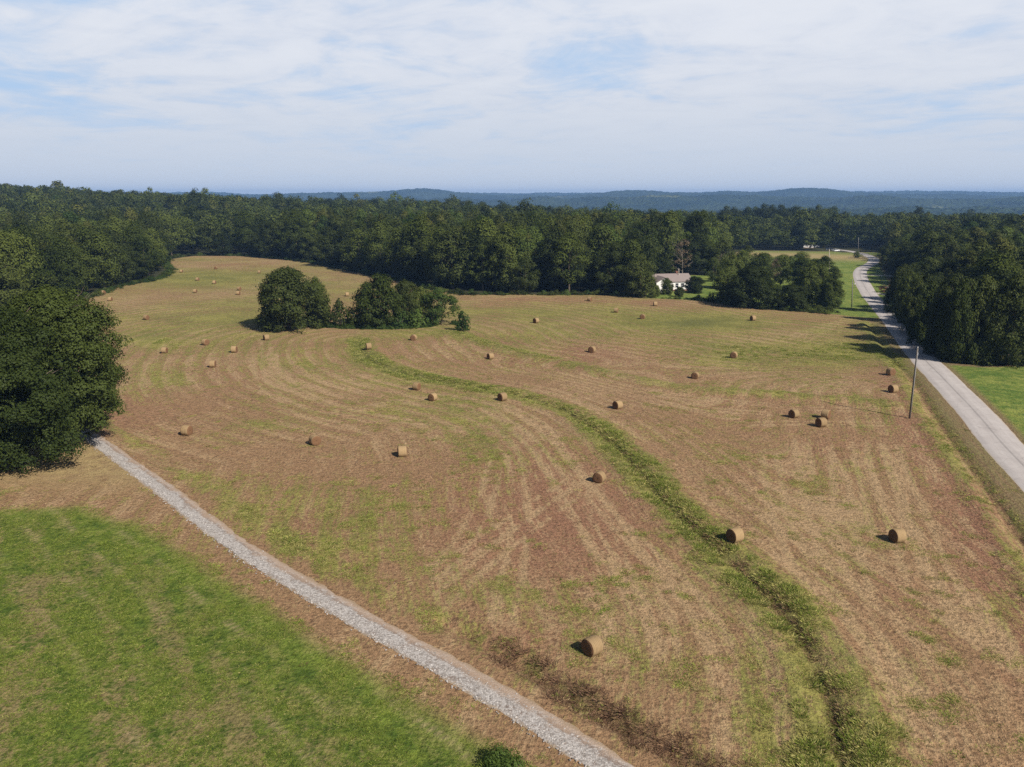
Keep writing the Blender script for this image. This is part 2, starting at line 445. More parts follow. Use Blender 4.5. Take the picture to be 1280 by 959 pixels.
m_ground, nt, bs = new_mat('field_ground')
P = npos(nt)
px, py, pz = nsep(nt, P)
aG = nattr(nt, 'green'); aR = nattr(nt, 'red'); aP = nattr(nt, 'pale'); aL = nattr(nt, 'lawn'); aL2 = nattr(nt, 'lawn2')
aW = nattr(nt, 'weed'); aF = nattr(nt, 'forest'); aV = nattr(nt, 'verge'); aT_ = nattr(nt, 'tan'); aS = nattr(nt, 'swath'); aA = nattr(nt, 'along'); aK = nattr(nt, 'track'); aSt = nattr(nt, 'straw'); aLe = nattr(nt, 'lawnedge')
n12 = nnoise(nt, P, .09, 3); n2 = nnoise(nt, P, .55, 4, .6); n03 = nnoise(nt, P, 3.2, 4, .65); n01 = nnoise(nt, P, 11, 3, .7)
n1 = nnoise(nt, P, 1.3, 3, .6)
sv_ = nvec(nt, aS, aA * .1, 0.0)
streak = nnoise(nt, sv_, 1.1, 3, .6); streak2 = nnoise(nt, nvec(nt, aS, aA * .16, 3.0), 3.4, 3, .6)
rows = ((aS * 1.75 + (n2 - .5) * 1.6 + (n12 - .5) * 3.0).sinv() * .5 + .5).pw(2.0)
rows2 = ((aS * 3.5 + (n2 - .5) * 1.6 + (n12 - .5) * 3.0 + 1.0).sinv() * .5 + .5).pw(3.0)
far = nsep(nt, P)[1].ss(60, 200)
gf = (aG + (n2 - .5) * .55 + (n03 - .5) * .9 + (streak - .5) * .9 + (streak2 - .5) * .75 - rows * .16 + (n12 - .5) * .35)
gm = gf.ss(.30, .78)
brown = nmix(nt, (aR + (n1 - .5) * .9 + (streak - .5) * .8 + (n12 - .5) * .4).ss(.15, .85), (.262, .160, .086), (.245, .130, .078))
strawc = nmix(nt, n03, (.415, .300, .165), (.325, .214, .118))
pf = (aP + (streak2 - .5) * 1.5 + ((rows - .3) * .6 + (rows2 - .3) * .4) * (n12 * 2.0).ss(.7, 1.2) + (n03 - .5) * .9 + (n1 - .5) * .5).ss(.22, .92)
base = nmix(nt, pf * .85, brown, strawc)
gcol = nmix(nt, (n1 + (n12 - .5) * .8).ss(.3, .75), (.115, .145, .026), (.265, .260, .062))
gcol = nmix(nt, (aG + (n2 - .5) * .5).ss(.85, 1.25), gcol, (.085, .125, .028))
fld = nmix(nt, gm * .78, base, gcol)
# dark thatch specks between stems
n06 = nnoise(nt, P, 1.9, 4, .7)
speck = ((n01 - .5) * .7 + (n03 - .5) * 1.0 + (n06 - .5) * .7 + .5).ss(.22, .68)
fld = nscale(nt, fld, speck * .70 + .50)
clot = ((n06 - .5) * 1.0 + (n03 - .5) * 1.1 + (n2 - .5) * .6 + aG * .35).ss(.36, .5)
fld = nmix(nt, clot * .36, fld, (.095, .085, .036))
# purple-brown weeds
weedc = nmix(nt, n03, (.12, .065, .050), (.20, .12, .07))
fld = nmix(nt, (aW + (n1 - .5) * .8 + (n03 - .5) * .5).ss(.35, .8) * .85, fld, weedc)
# verge
vc = nmix(nt, (nnoise(nt, nvec(nt, nattr(nt, 'roadd') * 1.0, aA * .05, 2.0), 1.8, 3) + (n03 - .5) * .6).ss(.3, .7), (.21, .145, .078), (.19, .165, .070))
fld = nmix(nt, aV.clamp() * .9, fld, nscale(nt, vc, speck * .4 + .62))
# tan dry grass
tcol = nmix(nt, (n2 + (n03 - .5) * .6).ss(.35, .7), (.36, .27, .125), (.27, .185, .095))
fld = nmix(nt, (aT_ + (n2 - .5) * .3).clamp(), fld, nscale(nt, tcol, speck * .25 + .78))
# lush lawn at lower left with paler dead lines
rowl = nnoise(nt, nvec(nt, (px * .87 + py * .5) * 1.0, (py * .87 - px * .5) * .05, 0.0), .55, 2)
lc = nmix(nt, (n1 + (n2 - .5) * .6).ss(.3, .7), (.062, .100, .015), (.140, .180, .028))
lc = nmix(nt, (aLe * .6 + (n2 - .5) * .8).ss(.3, .8) * .75, lc, (.175, .235, .035))
dead = ((n2 * .9 + (n03 - .5) * .9 + (rowl - .5) * .9 + (n12 - .5) * .9)).ss(.36, .66)
lc = nmix(nt, dead * .8 * (1.0 - aLe * .7), lc, (.235, .170, .085))
lc = nscale(nt, lc, speck * .6 + .52)
lc = nmix(nt, (nattr(nt, 'dline') * (.4 + n03)).clamp() * .68, lc, (.36, .27, .15))
fld = nmix(nt, (aL + (n03 - .5) * .4 * (1.0 - (aL * 2.0 - 1.0).absv())).clamp(), fld, lc)
l2 = nmix(nt, (n2 + (n1 - .5) * .5 + (n12 - .5) * .5).ss(.3, .75), (.090, .150, .028), (.235, .260, .060))
l2 = nscale(nt, l2, speck * .3 + .74)
fld = nmix(nt, (aL2 + (n2 - .5) * .3 * aL2).clamp(), fld, l2)
fld = nmix(nt, aSt.clamp() * .8, fld, (.33, .26, .12))
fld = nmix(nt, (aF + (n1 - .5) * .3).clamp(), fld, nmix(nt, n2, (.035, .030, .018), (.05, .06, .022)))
finish(nt, bs, fld, .95, n03 * .8 + n01 * .3 + n06 * .7 + streak2 * .4, .2, 1.0, .1)
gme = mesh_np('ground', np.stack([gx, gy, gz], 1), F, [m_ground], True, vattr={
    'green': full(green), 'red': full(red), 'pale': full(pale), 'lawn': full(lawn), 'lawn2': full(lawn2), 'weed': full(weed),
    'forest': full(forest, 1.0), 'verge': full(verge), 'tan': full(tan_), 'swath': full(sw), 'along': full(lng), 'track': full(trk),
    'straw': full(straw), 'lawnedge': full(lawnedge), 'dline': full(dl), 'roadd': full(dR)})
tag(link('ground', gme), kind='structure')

# ------------------------------------------------------------------ far land and ridges (polar sheet)
az = np.radians(np.arange(-62, 62.01, .085)); rr = np.concatenate([np.linspace(1350, 2600, 110), np.geomspace(2620, 7600, 190)])
AZ, RR = np.meshgrid(az, rr)
hx, hy = (np.sin(AZ) * RR).ravel(), (np.cos(AZ) * RR).ravel(); hr = RR.ravel(); ha = np.degrees(AZ.ravel())
hh = hgt(hx, hy, False) * sstep(2200, 1400, hr) + (-48 + (fbm(hx / 500, hy / 500, 31, 4) - .5) * 24) * sstep(1400, 2200, hr)
def ridge(rc, w, prof):
    return np.exp(-((hr - rc - (fbm(ha / 9, ha * 0, 5, 2) - .5) * w * 1.2) / w) ** 2) * prof
def bell(c, w, a): return a * np.exp(-((ha - c) / w) ** 2)
p1 = 62 + bell(-6.4, 2.9, 40) + bell(-12, 3.5, 16) + bell(8.6, 3.2, 36) + bell(15.0, 2.2, 26) + bell(20.0, 2.8, 44) + bell(26, 4, 10) + (fbm(ha / 1.5, ha * 0 + 3, 9, 3) - .5) * 12
hh = hh + ridge(5200, 500, p1)
p2 = 52 + (fbm(ha / 2.0, ha * 0 + 9, 14, 3) - .5) * 26 + sstep(2, 20, ha) * 8
hh = hh + ridge(3700, 380, p2)
hh = hh + ridge(2600, 300, 26 + (fbm(ha / 3.1, ha * 0 + 5, 19, 3) - .5) * 26 + sstep(12, 30, ha) * 6)
hh = hh + ridge(6900, 300, 92 + (fbm(ha / 3, ha * 0 + 1, 23, 3) - .5) * 22 - sstep(26, 14, ha) * 8)
hh = hh + (fbm(hx / 17, hy / 17, 41, 2) - .5) * 12 + 10
hh = np.where(hr < 1420, hh - 25, hh)
idx = np.arange(hx.size).reshape(AZ.shape)
F = np.stack([idx[:-1, :-1].ravel(), idx[:-1, 1:].ravel(), idx[1:, 1:].ravel(), idx[1:, :-1].ravel()], 1)
m_hill, nt, bs = new_mat('wooded_hills')
P = npos(nt)
v1, vcol = nvor(nt, P, .07)
n = nnoise(nt, P, .004, 4); n_ = nnoise(nt, P, .03, 4, .7)
hc = nmix(nt, (n_ + (n - .5)).ss(.3, .7), (.012, .024, .012), (.034, .050, .018))
hc = nmix(nt, (nnoise(nt, P, .0016, 3) + (n_ - .5) * .1).ss(.64, .67) * .6, hc, (.14, .15, .06))
finish(nt, bs, hc, .95, v1 * -1.0 + n_ * .6, 9.0, 1.0, .05)
tag(link('hills', mesh_np('hills', np.stack([hx, hy, hh], 1), F, [m_hill], True)), kind='structure')

# ------------------------------------------------------------------ strips: road, gravel drive, driveways
def strip(L, half, step, dz, edge=.0, mats=(), name='strip', seed=1, cols=7, crown=0.0, kerb=True):
    seg = np.linalg.norm(np.diff(L, axis=0), axis=1); S = np.concatenate([[0], np.cumsum(seg)])
    s = np.arange(0, S[-1], step)
    cx = np.interp(s, S, L[:, 0]); cy = np.interp(s, S, L[:, 1])
    tx = np.gradient(cx); ty = np.gradient(cy); l = np.hypot(tx, ty); tx /= l; ty /= l
    k = 5
    ker = np.ones(k) / k
    tx = np.convolve(np.pad(tx, k // 2, 'edge'), ker, 'valid'); ty = np.convolve(np.pad(ty, k // 2, 'edge'), ker, 'valid')
    V = []; U = []; A = []
    for j in range(cols):
        f = -1 + 2 * j / (cols - 1)
        w = half * f
        if j in (0, cols - 1):
            w = w + np.sign(f) * edge * ((fbm(s / .9, s * 0 + seed + j * 7, 3 + j, 3) - .5) * 2 + (fbm(s / 6, s * 0 + seed + j * 3, 6 + j, 2) - .5) * 2)
        else: w = w + s * 0
        x = cx - ty * w; y = cy + tx * w
        z = hgt(x, y) + dz + crown * (1 - f * f)
        if j in (0, cols - 1) and kerb: z = z - dz - .02
        V.append(np.stack([x, y, z], 1)); U.append(w); A.append(s)
    V = np.stack(V, 1); n_, c_ = V.shape[:2]
    idx = np.arange(n_ * c_).reshape(n_, c_)
    F = np.stack([idx[:-1, :-1].ravel(), idx[1:, :-1].ravel(), idx[1:, 1:].ravel(), idx[:-1, 1:].ravel()], 1)
    me = mesh_np(name, V.reshape(-1, 3), F, mats, True, vattr={'u': np.stack(U, 1).ravel(), 'a': np.stack(A, 1).ravel()})
    return tag(link(name, me), kind='structure')

m_road, nt, bs = new_mat('worn_asphalt')
P = npos(nt); u = nattr(nt, 'u'); a = nattr(nt, 'a')
n1 = nnoise(nt, P, .5, 4, .6); n2 = nnoise(nt, P, 6, 4, .7); n3 = nnoise(nt, nvec(nt, u, a * .06, 0.0), 1.4, 4, .6)
rc = nmix(nt, (n1 * .5 + n3 * .5).ss(.3, .7), (.36, .325, .305), (.44, .405, .38))
wheel = ((u.absv() - 1.25).absv()).ss(.2, .7)
rc = nscale(nt, rc, wheel * -.07 + 1.03)
seam = (u + (n3 - .5) * .3).absv().ss(.04, .22)
rc = nscale(nt, rc, seam * .28 + .72)
crk = nvor(nt, nvec(nt, u + n1 * .8, a * .7, 0.0), .5, 'DISTANCE_TO_EDGE')[0].ss(.0, .02)
rc = nscale(nt, rc, crk * .18 + .82)
edge = (u.absv() + (n2 - .5) * .5).ss(2.25, 2.6)
rc = nmix(nt, edge * .8, rc, (.36, .29, .20))
finish(nt, bs, rc, .85, n2, .02, .4, .3)
strip(ROADC, ROAD_W / 2, .8, .06, .12, [m_road], 'road', 2, 9, .05)

m_grav, nt, bs = new_mat('gravel')
P = npos(nt); u = nattr(nt, 'u'); a = nattr(nt, 'a')
n1 = nnoise(nt, P, .6, 4, .65); n2 = nnoise(nt, P, 5.5, 5, .75); vd, vc_ = nvor(nt, P, 9)
vs = nsep(nt, vc_)[0]
gc = nmix(nt, (vs * .6 + n2 * .5).ss(.2, .8), (.21, .185, .165), (.43, .40, .37))
n4 = nnoise(nt, P, 2.2, 4, .7)
mid = (u + .42 + (n4 - .5) * .5).absv().ss(.28, .05)
dark = (n2 * .6 + n4 * .6 + (n1 - .5) * .7 + mid * .16 - .1).ss(.56, .66)
gc = nmix(nt, dark * .7, gc, (.15, .105, .08))
clay = (u * -.85 + (n1 - .5) * 1.6 + (nnoise(nt, nvec(nt, u * .8, a * .08, 1.0), 1.0, 3) - .5) * 1.2).ss(.0, .75)
gc = nmix(nt, clay * .75, gc, (.36, .255, .175))
edge = (u.absv() + (n2 - .5) * .9 + (n1 - .5) * .9).ss(.75, 1.2)
gc = nmix(nt, edge * .85, gc, (.28, .20, .12))
finish(nt, bs, gc, .9, vd * -.6 + n2, .05, .7, .2)
DL = DRIVE[::-1]
strip(DL, 1.12, .3, .035, .3, [m_grav], 'gravel_path', 5, 9, .03)

m_pale, nt, bs = new_mat('pale_dirt')
P = npos(nt); n1 = nnoise(nt, P, .9, 4, .6)
finish(nt, bs, nmix(nt, n1, (.42, .36, .29), (.54, .48, .41)), .9, n1, .03, .4)
strip(catmull([G0(*p) for p in [(1083,344),(1090,344.3),(1098,344.6),(1108,345),(1116,346)]], 4), 1.6, 1.0, .05, .25, [m_pale], 'path', 3, 5)
strip(catmull([G0(*p) for p in [(1096,364.5),(1104,366),(1114,367.3),(1126,368),(1140,369)]], 4), 1.5, 1.0, .05, .25, [m_pale], 'path', 4, 5)

# ------------------------------------------------------------------ foliage meshes
def leaf_mat(name, c1, c2, trans=.25, var=.5):
    m, nt, bs = new_mat(name)
    oi = nt.nodes.new('ShaderNodeObjectInfo')
    rnd = E(nt, oi.outputs['Random']); lv = nattr(nt, 'lv')
    col = nmix(nt, (lv * .4 + rnd * .75 - .08).clamp(), c1, c2)
    col = nscale(nt, col, rnd * var + (1 - var / 2) )
    d = nt.nodes.new('ShaderNodeBsdfDiffuse'); t = nt.nodes.new('ShaderNodeBsdfTranslucent'); mx = nt.nodes.new('ShaderNodeMixShader')
    g = nt.nodes.new('ShaderNodeBsdfGlossy'); g.inputs['Roughness'].default_value = .5; g.inputs['Color'].default_value = (.9, .95, 1, 1)
    mg = nt.nodes.new('ShaderNodeMixShader'); mg.inputs[0].default_value = .004
    nt.links.new(col.s, d.inputs[0]); nt.links.new(nscale(nt, col, 1.3).s, t.inputs[0])
    mx.inputs[0].default_value = trans
    nt.links.new(d.outputs[0], mx.inputs[1]); nt.links.new(t.outputs[0], mx.inputs[2])
    nt.links.new(mx.outputs[0], mg.inputs[1]); nt.links.new(g.outputs[0], mg.inputs[2])
    nt.links.new(mg.outputs[0], nt.nodes['Material Output'].inputs[0])
    return m
M_OAK = leaf_mat('oak_leaves', (.026, .040, .010), (.084, .106, .024), .2, .2)
M_DARK = leaf_mat('dark_leaves', (.019, .029, .008), (.060, .072, .017), .12, .4)
M_MID = leaf_mat('green_leaves', (.032, .047, .009), (.086, .104, .022), .15, .35)
M_LITE = leaf_mat('light_leaves', (.040, .072, .016), (.105, .135, .030), .3, .3)
M_PINE = leaf_mat('pine_needles', (.036, .047, .011), (.104, .108, .026), .12, .35)
M_RED = leaf_mat('rusty_leaves', (.085, .035, .022), (.17, .085, .05), .2, .3)
M_TAN = leaf_mat('dry_leaves', (.11, .085, .05), (.17, .125, .08), .2, .3)
M_GRASS = leaf_mat('grass_blades', (.20, .21, .055), (.48, .43, .16), .35, .4)
M_LUSH = leaf_mat('lush_blades', (.11, .165, .024), (.26, .30, .055), .35, .35)
M_DRY = leaf_mat('dry_blades', (.20, .13, .07), (.42, .31, .17), .2, .4)
M_WEED = leaf_mat('weed_stems', (.12, .065, .045), (.27, .17, .10), .25, .4)
M_BUSH = leaf_mat('bush_leaves', (.030, .060, .014), (.080, .115, .024), .25, .4)
m_bark, nt, bs = new_mat('bark')
P = npos(nt); n1 = nnoise(nt, P, 3, 4, .7)
finish(nt, bs, nmix(nt, n1, (.07, .055, .04), (.16, .13, .10)), .95, n1, .05, .6)
m_bark2, nt, bs = new_mat('pale_bark')
P = npos(nt); n1 = nnoise(nt, P, 3, 4, .7)
finish(nt, bs, nmix(nt, n1, (.30, .26, .21), (.45, .40, .34)), .95, n1, .05, .6)

m_bark3, nt, bs = new_mat('grey_dead_bark')
finish(nt, bs, (.16, .14, .115), .95)

def unit(v): return v / np.maximum(np.linalg.norm(v, axis=1, keepdims=True), 1e-9)
def leaves_mesh(name, C, N, S, lv, mats, rng, asp=.62):
    n = len(C); R = unit(rng.normal(size=(n, 3))); A = unit(np.cross(N, R)); B = np.cross(N, A)
    S = S[:, None]; A = A * S * .5; B = B * S * .5 * asp
    V = np.stack([C - A, C - B * 1.0 + A * .1, C + A, C + B * 1.0 + A * .1], 1).reshape(-1, 3)
    F = np.arange(n * 4).reshape(n, 4)
    return mesh_np(name, V, F, mats, False, {'lv': lv})
def crown(name, seed, R=6.5, H_=20., zb=2.5, nclump=70, nleaf=5200, size=.58, shape='round', mat=None, cr=(1.2, 2.3), inner=.25):
    """foliage clumps spread through a crown volume; leaf faces on and inside each clump"""
    rng = np.random.default_rng(seed)
    C = []; r_ = []
    hc = (H_ + zb) / 2; hv = (H_ - zb) / 2
    lob = [rng.uniform(0, 2 * np.pi, 4), rng.uniform(.04, .16, 4)]
    while len(C) < nclump:
        t = rng.uniform(-1, 1); th = rng.uniform(0, 2 * np.pi)
        if shape == 'round': pr = math.sqrt(max(0, 1 - abs(t) ** 2.3)) * (1 - .12 * t)
        elif shape == 'oval': pr = math.sqrt(max(0, 1 - abs(t) ** 2)) * (.92 - .2 * t)
        elif shape == 'cone': pr = (1 - t) / 2 * .95 + .05
        elif shape == 'pine': pr = max(0, (1 - abs(t * 1.02) ** 2.6)) ** .6 * (.85 - .3 * t) * (.65 + .35 * abs(math.sin(t * 9 + seed)))
        elif shape == 'dome': pr = math.sqrt(max(0, 1 - (max(0, t + .35) / 1.35) ** 2.2)) * (.97 if t > -.35 else .9)
        elif shape == 'bush': pr = math.sqrt(max(0, 1 - max(t, 0) ** 2)) * (1 if t > -.6 else .9)
        else: pr = 1
        pr *= 1 + sum(a * math.sin((k + 2) * th + p + t * 2) for k, (p, a) in enumerate(zip(*lob)))
        q = 1 - inner * rng.random() ** 1.6 if rng.random() < .8 else rng.uniform(.1, .75)
        cr_ = rng.uniform(*cr)
        x = max(0, R * pr * q - cr_ * .5)
        C.append((x * math.cos(th), x * math.sin(th), hc + t * (hv - cr_ * .5) + rng.normal() * .2)); r_.append(cr_)
    C = np.array(C); r_ = np.array(r_)
    w = r_ ** 2; k = rng.choice(len(C), nleaf, p=w / w.sum())
    D = unit(rng.normal(size=(nleaf, 3)) + np.array([0, 0, .35]))
    rad = r_[k] * (1 - .5 * rng.random(nleaf) ** 2) * (1 + .25 * rng.normal(size=nleaf) * (rng.random(nleaf) < .25))
    P_ = C[k] + D * rad[:, None] * np.array([1.1, 1.1, .78])
    ctr = np.array([0, 0, hc]); O = unit((P_ - ctr) / np.array([R, R, hv]))
    N = unit(D * 1.2 + O * .5 + np.array([0, 0, .3]) + rng.normal(size=(nleaf, 3)) * .42)
    crn = rng.random(len(C))
    lv = np.clip(.35 * crn[k] + .65 * rng.random(nleaf), 0, 1)
    S = size * rng.uniform(.6, 1.35, nleaf)
    P_[:, 2] = np.maximum(P_[:, 2], .15)
    return leaves_mesh(name, P_, N, S, lv, [mat], rng)
def trunk(name, seed, H_=20., rad=.32, n_l=9, spread=4.5, mat=None, z0=.3, multi=1, top=.85, sub=False):
    rng = random.Random(seed); mb = MB()
    for q in range(multi):
        bx, by = (rng.uniform(-.5, .5), rng.uniform(-.5, .5)) if multi > 1 else (0, 0)
        pts = [(bx, by, -.3)]; x = bx; y = by
        for i in range(1, 7):
            x += rng.uniform(-.25, .25); y += rng.uniform(-.25, .25); pts.append((x, y, H_ * top * i / 6))
        rr_ = [rad * 1.35] + [rad * (1 - .85 * i / 6) for i in range(1, 7)]
        mb.tube(pts, rr_, 8)
        for i in range(n_l):
            f = z0 + (top - .05 - z0) * (i + .5) / n_l; zc = H_ * f
            j = min(5, int(zc / (H_ * top / 6))); p = Vector(pts[j]).lerp(Vector(pts[j + 1]), (zc - pts[j][2]) / max(.1, pts[j + 1][2] - pts[j][2]))
            th = rng.uniform(0, 6.28); ln = spread * rng.uniform(.6, 1.0) * (1.1 - .5 * f)
            d = Vector((math.cos(th), math.sin(th), rng.uniform(.35, .9)))
            p1 = p + d * ln * .5; p2 = p1 + Vector((d.x, d.y, d.z * 1.2)) * ln * .5
            r1 = rad * (1 - .8 * f) * .45
            mb.tube([p, p1, p2], [r1, r1 * .65, r1 * .2], 5)
            if sub:
                for _ in range(5):
                    q1 = p1.lerp(p2, rng.random()) if rng.random() < .6 else p.lerp(p1, rng.uniform(.3, 1))
                    e = Vector((d.x + rng.uniform(-.9, .9), d.y + rng.uniform(-.9, .9), rng.uniform(.2, 1.2))) * ln * .3
                    mb.tube([q1, q1 + e * .6, q1 + e], [r1 * .4, r1 * .25, r1 * .08], 4)
    return mb.mesh(name, [mat or m_bark], True)

# variants: nominal height 20, radius 6.5
VAR = {}
def variant(key, crown_kw, trunk_kw, kind):
    VAR[key] = (crown('crown_' + key, **crown_kw), trunk('trunk_' + key, **trunk_kw), kind, crown_kw.get('R', 6.5), crown_kw.get('H_', 20.))
variant('a', dict(seed=1, shape='round', mat=M_DARK, nclump=95, nleaf=8000, zb=.6), dict(seed=1), 'broadleaf')
variant('b', dict(seed=2, shape='oval', mat=M_DARK, nclump=90, nleaf=8000, zb=.8), dict(seed=2), 'broadleaf')
variant('c', dict(seed=3, shape='round', mat=M_MID, nclump=65, zb=3.5), dict(seed=3), 'broadleaf')
variant('d', dict(seed=4, shape='oval', mat=M_MID, nclump=95, nleaf=8000, zb=.9), dict(seed=4), 'broadleaf')
variant('e', dict(seed=5, shape='pine', mat=M_PINE, nclump=60, zb=5, cr=(.9, 1.8), size=.5), dict(seed=5, top=.95), 'pine')
variant('f', dict(seed=6, shape='pine', mat=M_PINE, nclump=55, zb=7, cr=(.9, 1.7), size=.5), dict(seed=6, top=.95), 'pine')
variant('g', dict(seed=7, shape='oval', mat=M_LITE, nclump=75, nleaf=6500, zb=2), dict(seed=7), 'light')
variant('h', dict(seed=8, shape='cone', mat=M_DARK, nclump=80, zb=.6, cr=(.9, 1.6)), dict(seed=8, top=.9), 'cedar')
variant('i', dict(seed=9, shape='round', mat=M_DARK, nclump=150, zb=.2, nleaf=15000, size=.5, cr=(1.0, 2.0), inner=.35), dict(seed=9), 'full')
variant('j', dict(seed=10, shape='round', mat=M_MID, nclump=140, zb=.3, nleaf=14000, size=.5, cr=(1.0, 2.0), inner=.35), dict(seed=10), 'full')

variant('k', dict(seed=21, R=7.5, H_=14, shape='dome', mat=M_DARK, nclump=290, zb=.1, nleaf=26000, size=.46, cr=(.9, 1.7), inner=.35), dict(seed=21, H_=14), 'full')
variant('l', dict(seed=22, R=5.5, H_=11.5, shape='dome', mat=M_MID, nclump=200, zb=.1, nleaf=17000, size=.42, cr=(.8, 1.5), inner=.35), dict(seed=22, H_=11.5), 'full')
variant('n', dict(seed=24, R=3.2, H_=9, shape='oval', mat=M_TAN, nclump=45, zb=1, nleaf=3000, size=.34, cr=(.6, 1.1)), dict(seed=24, H_=9, rad=.18), 'light')
variant('m', dict(seed=23, R=4.8, H_=9, shape='round', mat=M_LITE, nclump=70, zb=1, nleaf=5500, size=.38, cr=(.7, 1.3)), dict(seed=23, H_=9, rad=.2), 'light')
N_TREE = [0]
def tree(x, y, Ht, R, var, label, group, cat='tree', name='broadleaf_tree', rz=None):
    cr_, tr_ = VAR[var][:2]
    rz = random.uniform(0, 6.28) if rz is None else rz
    e = empty(name, (x, y, float(hgt(np.array([x]), np.array([y]), False)[0]) - .15), rz, label, cat, group)
    e.scale = (R / VAR[var][3], R / VAR[var][3], Ht / VAR[var][4])
    link('trunk', tr_, e); link('crown', cr_, e)
    N_TREE[0] += 1
    return e

random.seed(7); RNG = np.random.default_rng(11)
# ------------------------------------------------------------------ gather forest positions
def forest_points(r0, r1, sp, seed):
    rng = np.random.default_rng(seed)
    gx_ = np.arange(-r1, r1, sp); gy_ = np.arange(20, r1, sp)
    X, Y = np.meshgrid(gx_, gy_); X = (X + rng.uniform(-.42, .42, X.shape) * sp).ravel(); Y = (Y + rng.uniform(-.42, .42, Y.shape) * sp).ravel()
    r = np.hypot(X, Y); a = np.degrees(np.arctan2(X, Y))
    k = (r >= r0) & (r < r1) & (np.abs(a) < 43) & (~((a < -33) & (r < 105)))
    X, Y = X[k], Y[k]
    k = ~in_poly(X, Y, OPEN_POLY); X, Y = X[k], Y[k]
    d, _, _ = seg_dist(X, Y, ROADC)
    k = d > 6.8
    U, _ = scr(X, Y, X * 0 + 3)
    k &= ~((U > 798) & (U < 880) & (Y < 300) & (Y > 200))
    k &= ~((U > 798) & (U < 905) & (Y < 268))
    k &= ~((U > 880) & (U < 1000) & (Y < 420))
    k &= ~((U > 880) & (U < 1075) & (Y < 300))
    k &= ~((U > 1040) & (U < 1105) & (Y > 330) & (Y < 520))
    k &= ~((U > 1080) & (U < 1127) & (Y > 208) & (Y < 330))
    return X[k], Y[k]
def scr(x, y, z):
    dx_, dy_, dz_ = x, y, z - H
    f = dy_ * CP - dz_ * SP; u = dy_ * SP + dz_ * CP
    return 640 + FPX * dx_ / f, 479.5 - FPX * u / f

X1, Y1 = forest_points(0, 430, 7.9, 1)
D1, _, A1 = seg_dist(X1, Y1, np.vstack([OPEN_POLY, OPEN_POLY[:1]]))
k = D1 > 2.0
X1, Y1, D1 = X1[k], Y1[k], D1[k]
Z1 = hgt(X1, Y1, False)
# nudge: the centre edge by the field sits close behind the polygon line
order = np.argsort(np.hypot(X1, Y1) + np.where(D1 < 10, 0, 0) + np.clip(D1 - 9, 0, 1e9) * 6)
U1, _ = scr(X1, Y1, np.full(len(X1), 10.0))
vis = (U1 > -25) & (U1 < 1305)
N_IND = 205
chosen = [i for i in order if vis[i]][:N_IND]
chosen_set = set(chosen)
def region(u, x, y):
    if u > 1095 and x > 60 and y < 420: return 'right'
    if u < 225 and y < 345: return 'left'
    if u < 470: return 'farleft'
    if u < 830: return 'centre'
    return 'back'
REG = {
    'left': ('in the wood behind the big left oaks', 'trees of the left wood'),
    'farleft': ('in the tree line at the far left field end', 'trees along the far left field edge'),
    'centre': ('in the dark line left of the white house', 'trees along the back of the hayfield'),
    'back': ('in the wood behind the house yards', 'trees behind the house yards'),
    'right': ('in the wood right of the paved road', 'trees right of the paved road'),
}
KLAB = {'broadleaf': 'dark green broadleaf tree', 'pine': 'loose feathery pine tree', 'light': 'light green broadleaf tree', 'cedar': 'dense dark conical cedar tree', 'full': 'round low-skirted tree'}
KNAME = {'broadleaf': 'broadleaf_tree', 'pine': 'pine_tree', 'light': 'broadleaf_tree', 'cedar': 'cedar_tree', 'full': 'broadleaf_tree'}
def height_for(x, y, reg):
    b = {'left': 18.5, 'farleft': 20.5, 'centre': 20, 'back': 20.5, 'right': 17.5}[reg]
    return b * random.uniform(.70, 1.17)
def pick(reg, edge):
    r = random.random()
    if reg == 'left': return random.choice('acdji') if edge and r < .6 else random.choice('abcdde')
    if edge: return random.choice('aabbijid') if r < .85 else random.choice('cg')
    if reg in ('farleft', 'centre'): return random.choice('abcdefefgg')
    return random.choice('abcdabfg')
fp = {'hi': [], 'mid': [], 'low': []}
hi_keys = list('abcdefghij')
for i in range(len(X1)):
    x, y = float(X1[i]), float(Y1[i]); reg = region(U1[i], x, y); edge = D1[i] < 9
    Ht = height_for(x, y, reg) * (.8 if edge and random.random() < .35 else 1)
    if reg == 'right': Ht *= .93 * (.72 if D1[i] < 10 else 1)
    v = pick(reg, edge); R = Ht ** .5 * random.uniform(1.15, 1.85) * (.8 if v in 'ef' else 1)
    if i in chosen_set:
        kd = VAR[v][2]
        tree(x, y, Ht, R, v, f'{KLAB[kd]} {REG[reg][0]}', f'{KLAB[kd]}s, {REG[reg][1]}', name=KNAME[kd])
    else:
        fp['hi'].append((x, y, float(Z1[i]) - .15, R / 6.5, Ht / 20., random.uniform(0, 6.28), hi_keys.index(v)))

